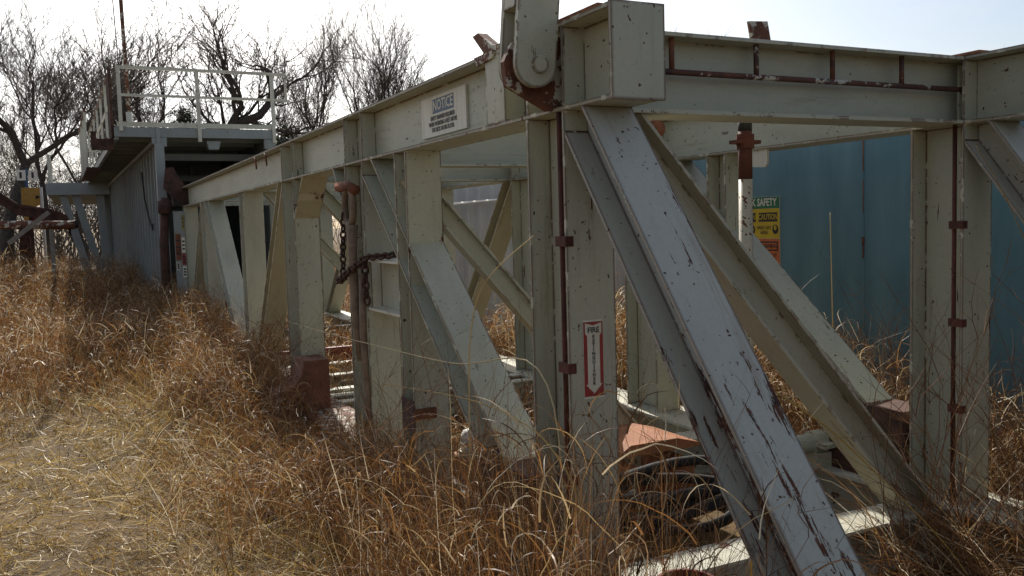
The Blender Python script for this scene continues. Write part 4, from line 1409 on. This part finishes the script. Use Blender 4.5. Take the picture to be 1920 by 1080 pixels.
def tall_stand(name, label, n_clump, x0, x1, y0, y1, hfun, keep=None, stems=7, leaves=16, w=0.0019, tone=0.38, K=6, lean_s=0.22, pale=0.085):
    x, y, c, ca = clumped(n_clump, stems, x0, x1, y0, y1, 0.05, keep)
    n = len(x)
    h = hfun(x, y) * (0.7 + 0.45 * c) * U(0.6, 1.12, n)
    la = ca + N(0, 1.3, n)
    blades(n, x, y, ground_h(x, y), h, np.abs(N(0, lean_s, n)) + 0.12 * c, la, N(0.3, 0.45, n), N(0, 0.4, n), near_thin(y) * w * U(.6, 1.3, n),
           bimodal(n, tone - 0.05 + 0.2 * (c - 0.5), 0.15, pale * 0.7), 'dry_grass', name, label + ' (stems)', K, 1.8, 0.05)
    x, y, c, ca = clumped(n_clump, leaves, x0, x1, y0, y1, 0.085, keep)
    n = len(x)
    H = hfun(x, y) * (0.7 + 0.45 * c)
    f = U(0, 0.9, n) ** 0.8
    la = U(0, 2 * np.pi, n)
    L = U(0.10, 0.36, n) * (0.6 + 0.4 * H)
    blades(n, x, y, ground_h(x, y) + f * H * 0.92, L, U(0.1, 1.1, n), la, U(0.2, 3.4, n), N(0, 1.0, n), near_thin(y) * w * 1.4 * U(.5, 1.5, n),
           bimodal(n, tone + 0.06 + 0.25 * (c - 0.5), 0.2, pale * 1.4), 'dry_grass', name, label + ' (curled leaves)', K, 1.25, 0.07)


# stand along the outer truss
def h_strip(x, y):
    dip = 1 - 0.60 * np.exp(-((y - 6.1) / 1.1) ** 2)
    return dip * (0.62 + 0.42 * patchy(x, y, 1.9)) * (1 + 0.18 * sstep(8, 14, y)) * (0.55 + 0.45 * sstep(0.75, 1.4, x))


tall_stand('tall_dry_grass', 'curling orange-brown dry grass along the outer side of the frame', 2700, 0.6, 1.62, 3.0, 16.0, h_strip,
           lambda x, y: 0.12 + 0.88 * sstep(0.75 + 0.2 * np.sin(y * 1.9), 1.3 + 0.15 * np.sin(y * 1.9), x), 6, 15)
tall_stand('tall_dry_grass', 'dense orange-brown dry grass across the left before the yard', 3700, -4.2, 1.25, 8.2, 22.0,
           lambda x, y: (0.6 + 0.65 * patchy(x, y, 0.9)) * (0.28 + 0.34 * sstep(8.5, 11.5, y - 0.4 * x) + 0.38 * sstep(11.5, 15.5, y - 0.4 * x)),
           lambda x, y: sstep(8.0, 11.5, y - 0.5 * x) * (x > -0.30 * (y - 1) - 0.3), 5, 12, w=0.0024, K=4, tone=0.42)
tall_stand('foreground_grass', 'tall curled dry grass in the foreground before the near post', 260, 0.95, 1.75, 1.60, 3.4,
           lambda x, y: 0.86 + 0.42 * patchy(x, y, 2.5), lambda x, y: 1 - 0.85 * sstep(1.38, 1.62, x), 10, 10, w=0.0024, tone=0.34, K=9, pale=0.10, lean_s=0.17)
tall_stand('tall_dry_grass', 'dry grass between the right-hand truss and the blue tank', 900, 4.15, 5.25, 0.5, 9.5,
           lambda x, y: 0.75 + 0.45 * patchy(x, y, 1.3), None, 6, 15, w=0.0026, pale=0.16)
tall_stand('tall_dry_grass', 'dry grass growing up between the two trusses', 420, 1.98, 3.65, 5.0, 14.5,
           lambda x, y: 0.30 + 0.5 * patchy(x, y, 1.7) ** 2, None, 6, 13, w=0.0028)
tall_stand('tall_dry_grass', 'dry grass beyond the far end of the frame', 700, 2.0, 6.5, 15.5, 28.0,
           lambda x, y: 0.8 + 0.3 * patchy(x, y, 1.1), None, 5, 10, w=0.004, K=4)

# flattened tangle before the first floor beam (lower right)
x, y, c, ca = clumped(330, 16, 1.95, 4.6, 1.2, 2.80, 0.10, lambda x, y: np.where((x < 3.2) & (y > 2.2), 0.06, 1.0) * (0.25 + 0.75 * sstep(2.3, 2.9, x)))
n = len(x)
blades(n, x, y, ground_h(x, y) + U(0, 0.20, n), U(0.25, 0.8, n), U(0.5, 1.45, n), N(math.pi * 0.95, 0.9, n) + 0.5 * np.sin(ca), U(-0.4, 1.1, n), N(0, 0.7, n),
       np.full(n, 0.0019) * U(.5, 1.5, n), bimodal(n, 0.30, 0.2, 0.14), 'dry_grass', 'matted_grass', 'matted bent straw piled before the lit floor beam', 7, 1.4, 0.10)
x, y, c, ca = clumped(60, 14, 3.2, 4.7, 1.3, 2.75, 0.07)
n = len(x)
blades(n, x, y, ground_h(x, y), U(0.45, 0.95, n), U(0.1, 0.6, n), ca + N(0, 0.9, n), U(0.4, 2.2, n), N(0, 0.6, n),
       np.full(n, 0.0024) * U(.6, 1.4, n), bimodal(n, 0.5, 0.2, 0.2), 'dry_grass', 'matted_grass', 'looser dry tuft at the lower right corner', 8, 1.5, 0.05)


# mown ground on the left: litter, bunches of stubble, then tangled lodged straw
def in_view(x, y):
    return ((x > -0.28 * (y - 1) - 0.15) & (x < 1.35)).astype(float)


def near_more(x, y):
    return np.clip(3.6 / (y - 1.0), 0.22, 1.0) * in_view(x, y)


x, y = scatter(30000, -3.2, 1.35, 3.2, 15.5, near_more)
n = len(x)
blades(n, x, y, ground_h(x, y) + np.abs(N(0, 0.022, n)), U(0.04, 0.26, n), N(1.38, 0.30, n), U(0, 6.3, n), N(0, 0.5, n), N(0, 0.8, n),
       np.full(n, 0.0026) * U(.5, 1.6, n) * (0.7 + 0.5 * sstep(4, 9, y)), bimodal(n, 0.34 + 0.3 * patchy(x, y, 2.4), 0.22, 0.16), 'pale_straw', 'cut_straw', 'cut straw litter over the mown ground', 3, 1.0, 0.12)
x, y, c, ca = clumped(3400, 13, -3.2, 1.35, 3.2, 15.5, 0.04, near_more)
n = len(x)
blades(n, x, y, ground_h(x, y), U(0.03, 0.15, n) * (0.5 + 1.2 * c) * (0.7 + 1.0 * sstep(0.2, 1.1, x)), U(0.1, 1.2, n), ca + N(0, 1.1, n), U(0.1, 1.9, n), N(0, 0.6, n),
       np.full(n, 0.0025) * U(.5, 1.6, n) * (0.7 + 0.5 * sstep(4, 9, y)), bimodal(n, 0.28 + 0.4 * c, 0.2, 0.14), 'pale_straw', 'short_grass', 'short dry stubble over the mown ground', 4, 1.3, 0.06)
x, y, c, ca = clumped(520, 12, -1.9, 1.25, 3.6, 15.0, 0.09, lambda x, y: in_view(x, y) * (0.15 + 0.85 * sstep(-0.4, 0.9, x)) * (0.2 + patchy(x, y, 1.4)))
n = len(x)
blades(n, x, y, ground_h(x, y) + U(0, 0.10, n), U(0.2, 0.7, n), U(0.6, 1.5, n), ca + N(0, 0.7, n), U(-0.5, 0.9, n), N(0, 0.6, n),
       np.full(n, 0.0021) * U(.6, 1.5, n), bimodal(n, 0.5, 0.25, 0.22), 'pale_straw', 'lodged_straw', 'long pale straw lying flat beside the tall grass', 6, 1.3, 0.09)
x, y, c, ca = clumped(300, 9, 0.35, 1.35, 3.4, 12.5, 0.06, lambda x, y: 0.3 + 0.7 * patchy(x, y, 2.0))
n = len(x)
blades(n, x, y, ground_h(x, y), U(0.25, 0.65, n) * (0.6 + 0.5 * c), U(0.15, 1.0, n), ca + N(0, 0.8, n), U(0.2, 2.2, n), N(0, 0.6, n),
       near_thin(y) * 0.0022 * U(.6, 1.5, n), bimodal(n, 0.5, 0.22, 0.2), 'dry_grass', 'lodged_straw', 'bleached bunches at the edge of the tall grass', 7, 1.4, 0.07)


# leafless twiggy weeds
def weeds(spots, seed, hmin, hmax, r, name, label):
    rd = random.Random(seed)
    mb = MB()

    def tw(p, d, L, rr, lev):
        pts, rs = [p], [rr]
        q = p
        for i in range(4):
            d = (d + Vector((rd.gauss(0, .13), rd.gauss(0, .13), rd.gauss(0, .07)))).normalized()
            q = q + d * (L / 4)
            pts.append(q)
            rs.append(rr * (1 - 0.18 * (i + 1)))
        mb.tube(pts, rs, 4, False)
        if lev < 2:
            for k in range(rd.randint(2, 4) if lev == 0 else rd.randint(1, 3)):
                j = rd.randint(1, 4)
                nd_ = (d + Vector((rd.gauss(0, .55), rd.gauss(0, .55), rd.gauss(0.05, .25)))).normalized()
                tw(pts[j], nd_, L * rd.uniform(.25, .55), rr * .6, lev + 1)
    for (x0, x1, y0, y1, n) in spots:
        for i in range(n):
            x, y = rd.uniform(x0, x1), rd.uniform(y0, y1)
            tw(Vector((x, y, float(ground_h(x, y)))), Vector((rd.gauss(0, .25), rd.gauss(0, .25), 1)).normalized(), rd.uniform(hmin, hmax), r, 0)
    o = mb.build(name, 'dry_grass', None, None, False)
    a = o.data.attributes.new('tone', 'FLOAT', 'POINT')
    a.data.foreach_set('value', rng.uniform(0.1, 0.5, len(o.data.vertices)).astype(np.float32))
    return tag(o, label, 'weeds', kind='stuff')


weeds([(2.9, 4.7, 1.5, 2.7, 95), (4.15, 5.1, 2.3, 4.5, 60)], 3, 0.6, 1.25, 0.0030, 'bare_weeds', 'leafless brown twiggy weeds round the right post')
weeds([(1.05, 1.6, 1.8, 4.6, 120), (1.1, 1.6, 4.6, 10.0, 90)], 4, 0.55, 1.15, 0.0021, 'bare_weeds', 'leafless brown twiggy weeds in front of the outer truss')

# single long stalks that stand out
def stalk(pts, label, r=0.004, tone=0.95, mat='pale_straw'):
    P = [Vector(p) for p in pts]
    fine = []
    for i in range(len(P) - 1):
        p0, p1, p2, p3 = P[max(i - 1, 0)], P[i], P[i + 1], P[min(i + 2, len(P) - 1)]
        for k in range(6):
            t = k / 6
            fine.append(0.5 * ((2 * p1) + (p2 - p0) * t + (2 * p0 - 5 * p1 + 4 * p2 - p3) * t * t + (3 * p1 - p0 - 3 * p2 + p3) * t ** 3))
    fine.append(P[-1])
    nn = len(fine)
    mb = MB().tube(fine, [r * (1 - 0.6 * i / nn) for i in range(nn)], 6)
    o = mb.build('dry_stalk', mat, None, Matrix.Translation(P[0]), True)
    a = o.data.attributes.new('tone', 'FLOAT', 'POINT')
    a.data.foreach_set('value', np.full(len(o.data.vertices), tone, np.float32))
    tag(o, label, 'grass stalk', 'single dry stalks')
    return o


stalk([(1.38, 2.45, 0.0), (1.39, 2.46, 0.75), (1.40, 2.64, 1.245), (1.40, 3.40, 1.165), (1.40, 4.50, 1.12), (1.40, 5.37, 1.09), (1.40, 6.68, 1.06)],
      'longest pale bent stalk crossing two posts in the middle', 0.0036)
stalk([(1.40, 2.30, 0.0), (1.40, 2.35, 0.75), (1.40, 2.54, 0.975), (1.40, 2.85, 1.04), (1.40, 3.35, 1.03), (1.40, 4.37, 0.93)],
      'lower bent stalk arching left below the longest pale one', 0.0040, 0.7)
stalk([(1.45, 3.42, 0.0), (1.45, 3.36, 0.99), (1.45, 3.33, 1.26), (1.45, 3.24, 1.445), (1.45, 3.06, 1.57), (1.45, 2.74, 1.70)],
      'pale stalk rising and bending right across the cross brace', 0.0042)
stalk([(1.95, 2.2, 0.0), (1.90, 2.15, 0.9), (1.93, 2.12, 1.18), (2.1, 2.1, 1.10), (2.3, 2.1, 0.95), (2.75, 2.1, 0.55), (3.0, 2.1, 0.25)],
      'arched tan stalk crossing the scratched near diagonal', 0.0042, 0.75)
stalk([(3.75, 2.2, 0.0), (3.66, 2.2, 0.7), (3.52, 2.2, 1.3), (3.25, 2.2, 1.75), (3.05, 2.2, 1.98)],
      'thin tall weed leaning left across the right post', 0.0032, 0.55)
stalk([(4.3, 2.5, 0.0), (4.2, 2.5, 0.9), (4.05, 2.5, 1.5), (3.98, 2.5, 1.75)], 'brown weed stem right of the right post', 0.0034, 0.4)
stalk([(4.55, 4.3, 0.1), (4.52, 4.3, 1.0), (4.5, 4.3, 1.75)], 'straight pale stem standing before the blue tank', 0.0060, 0.95)
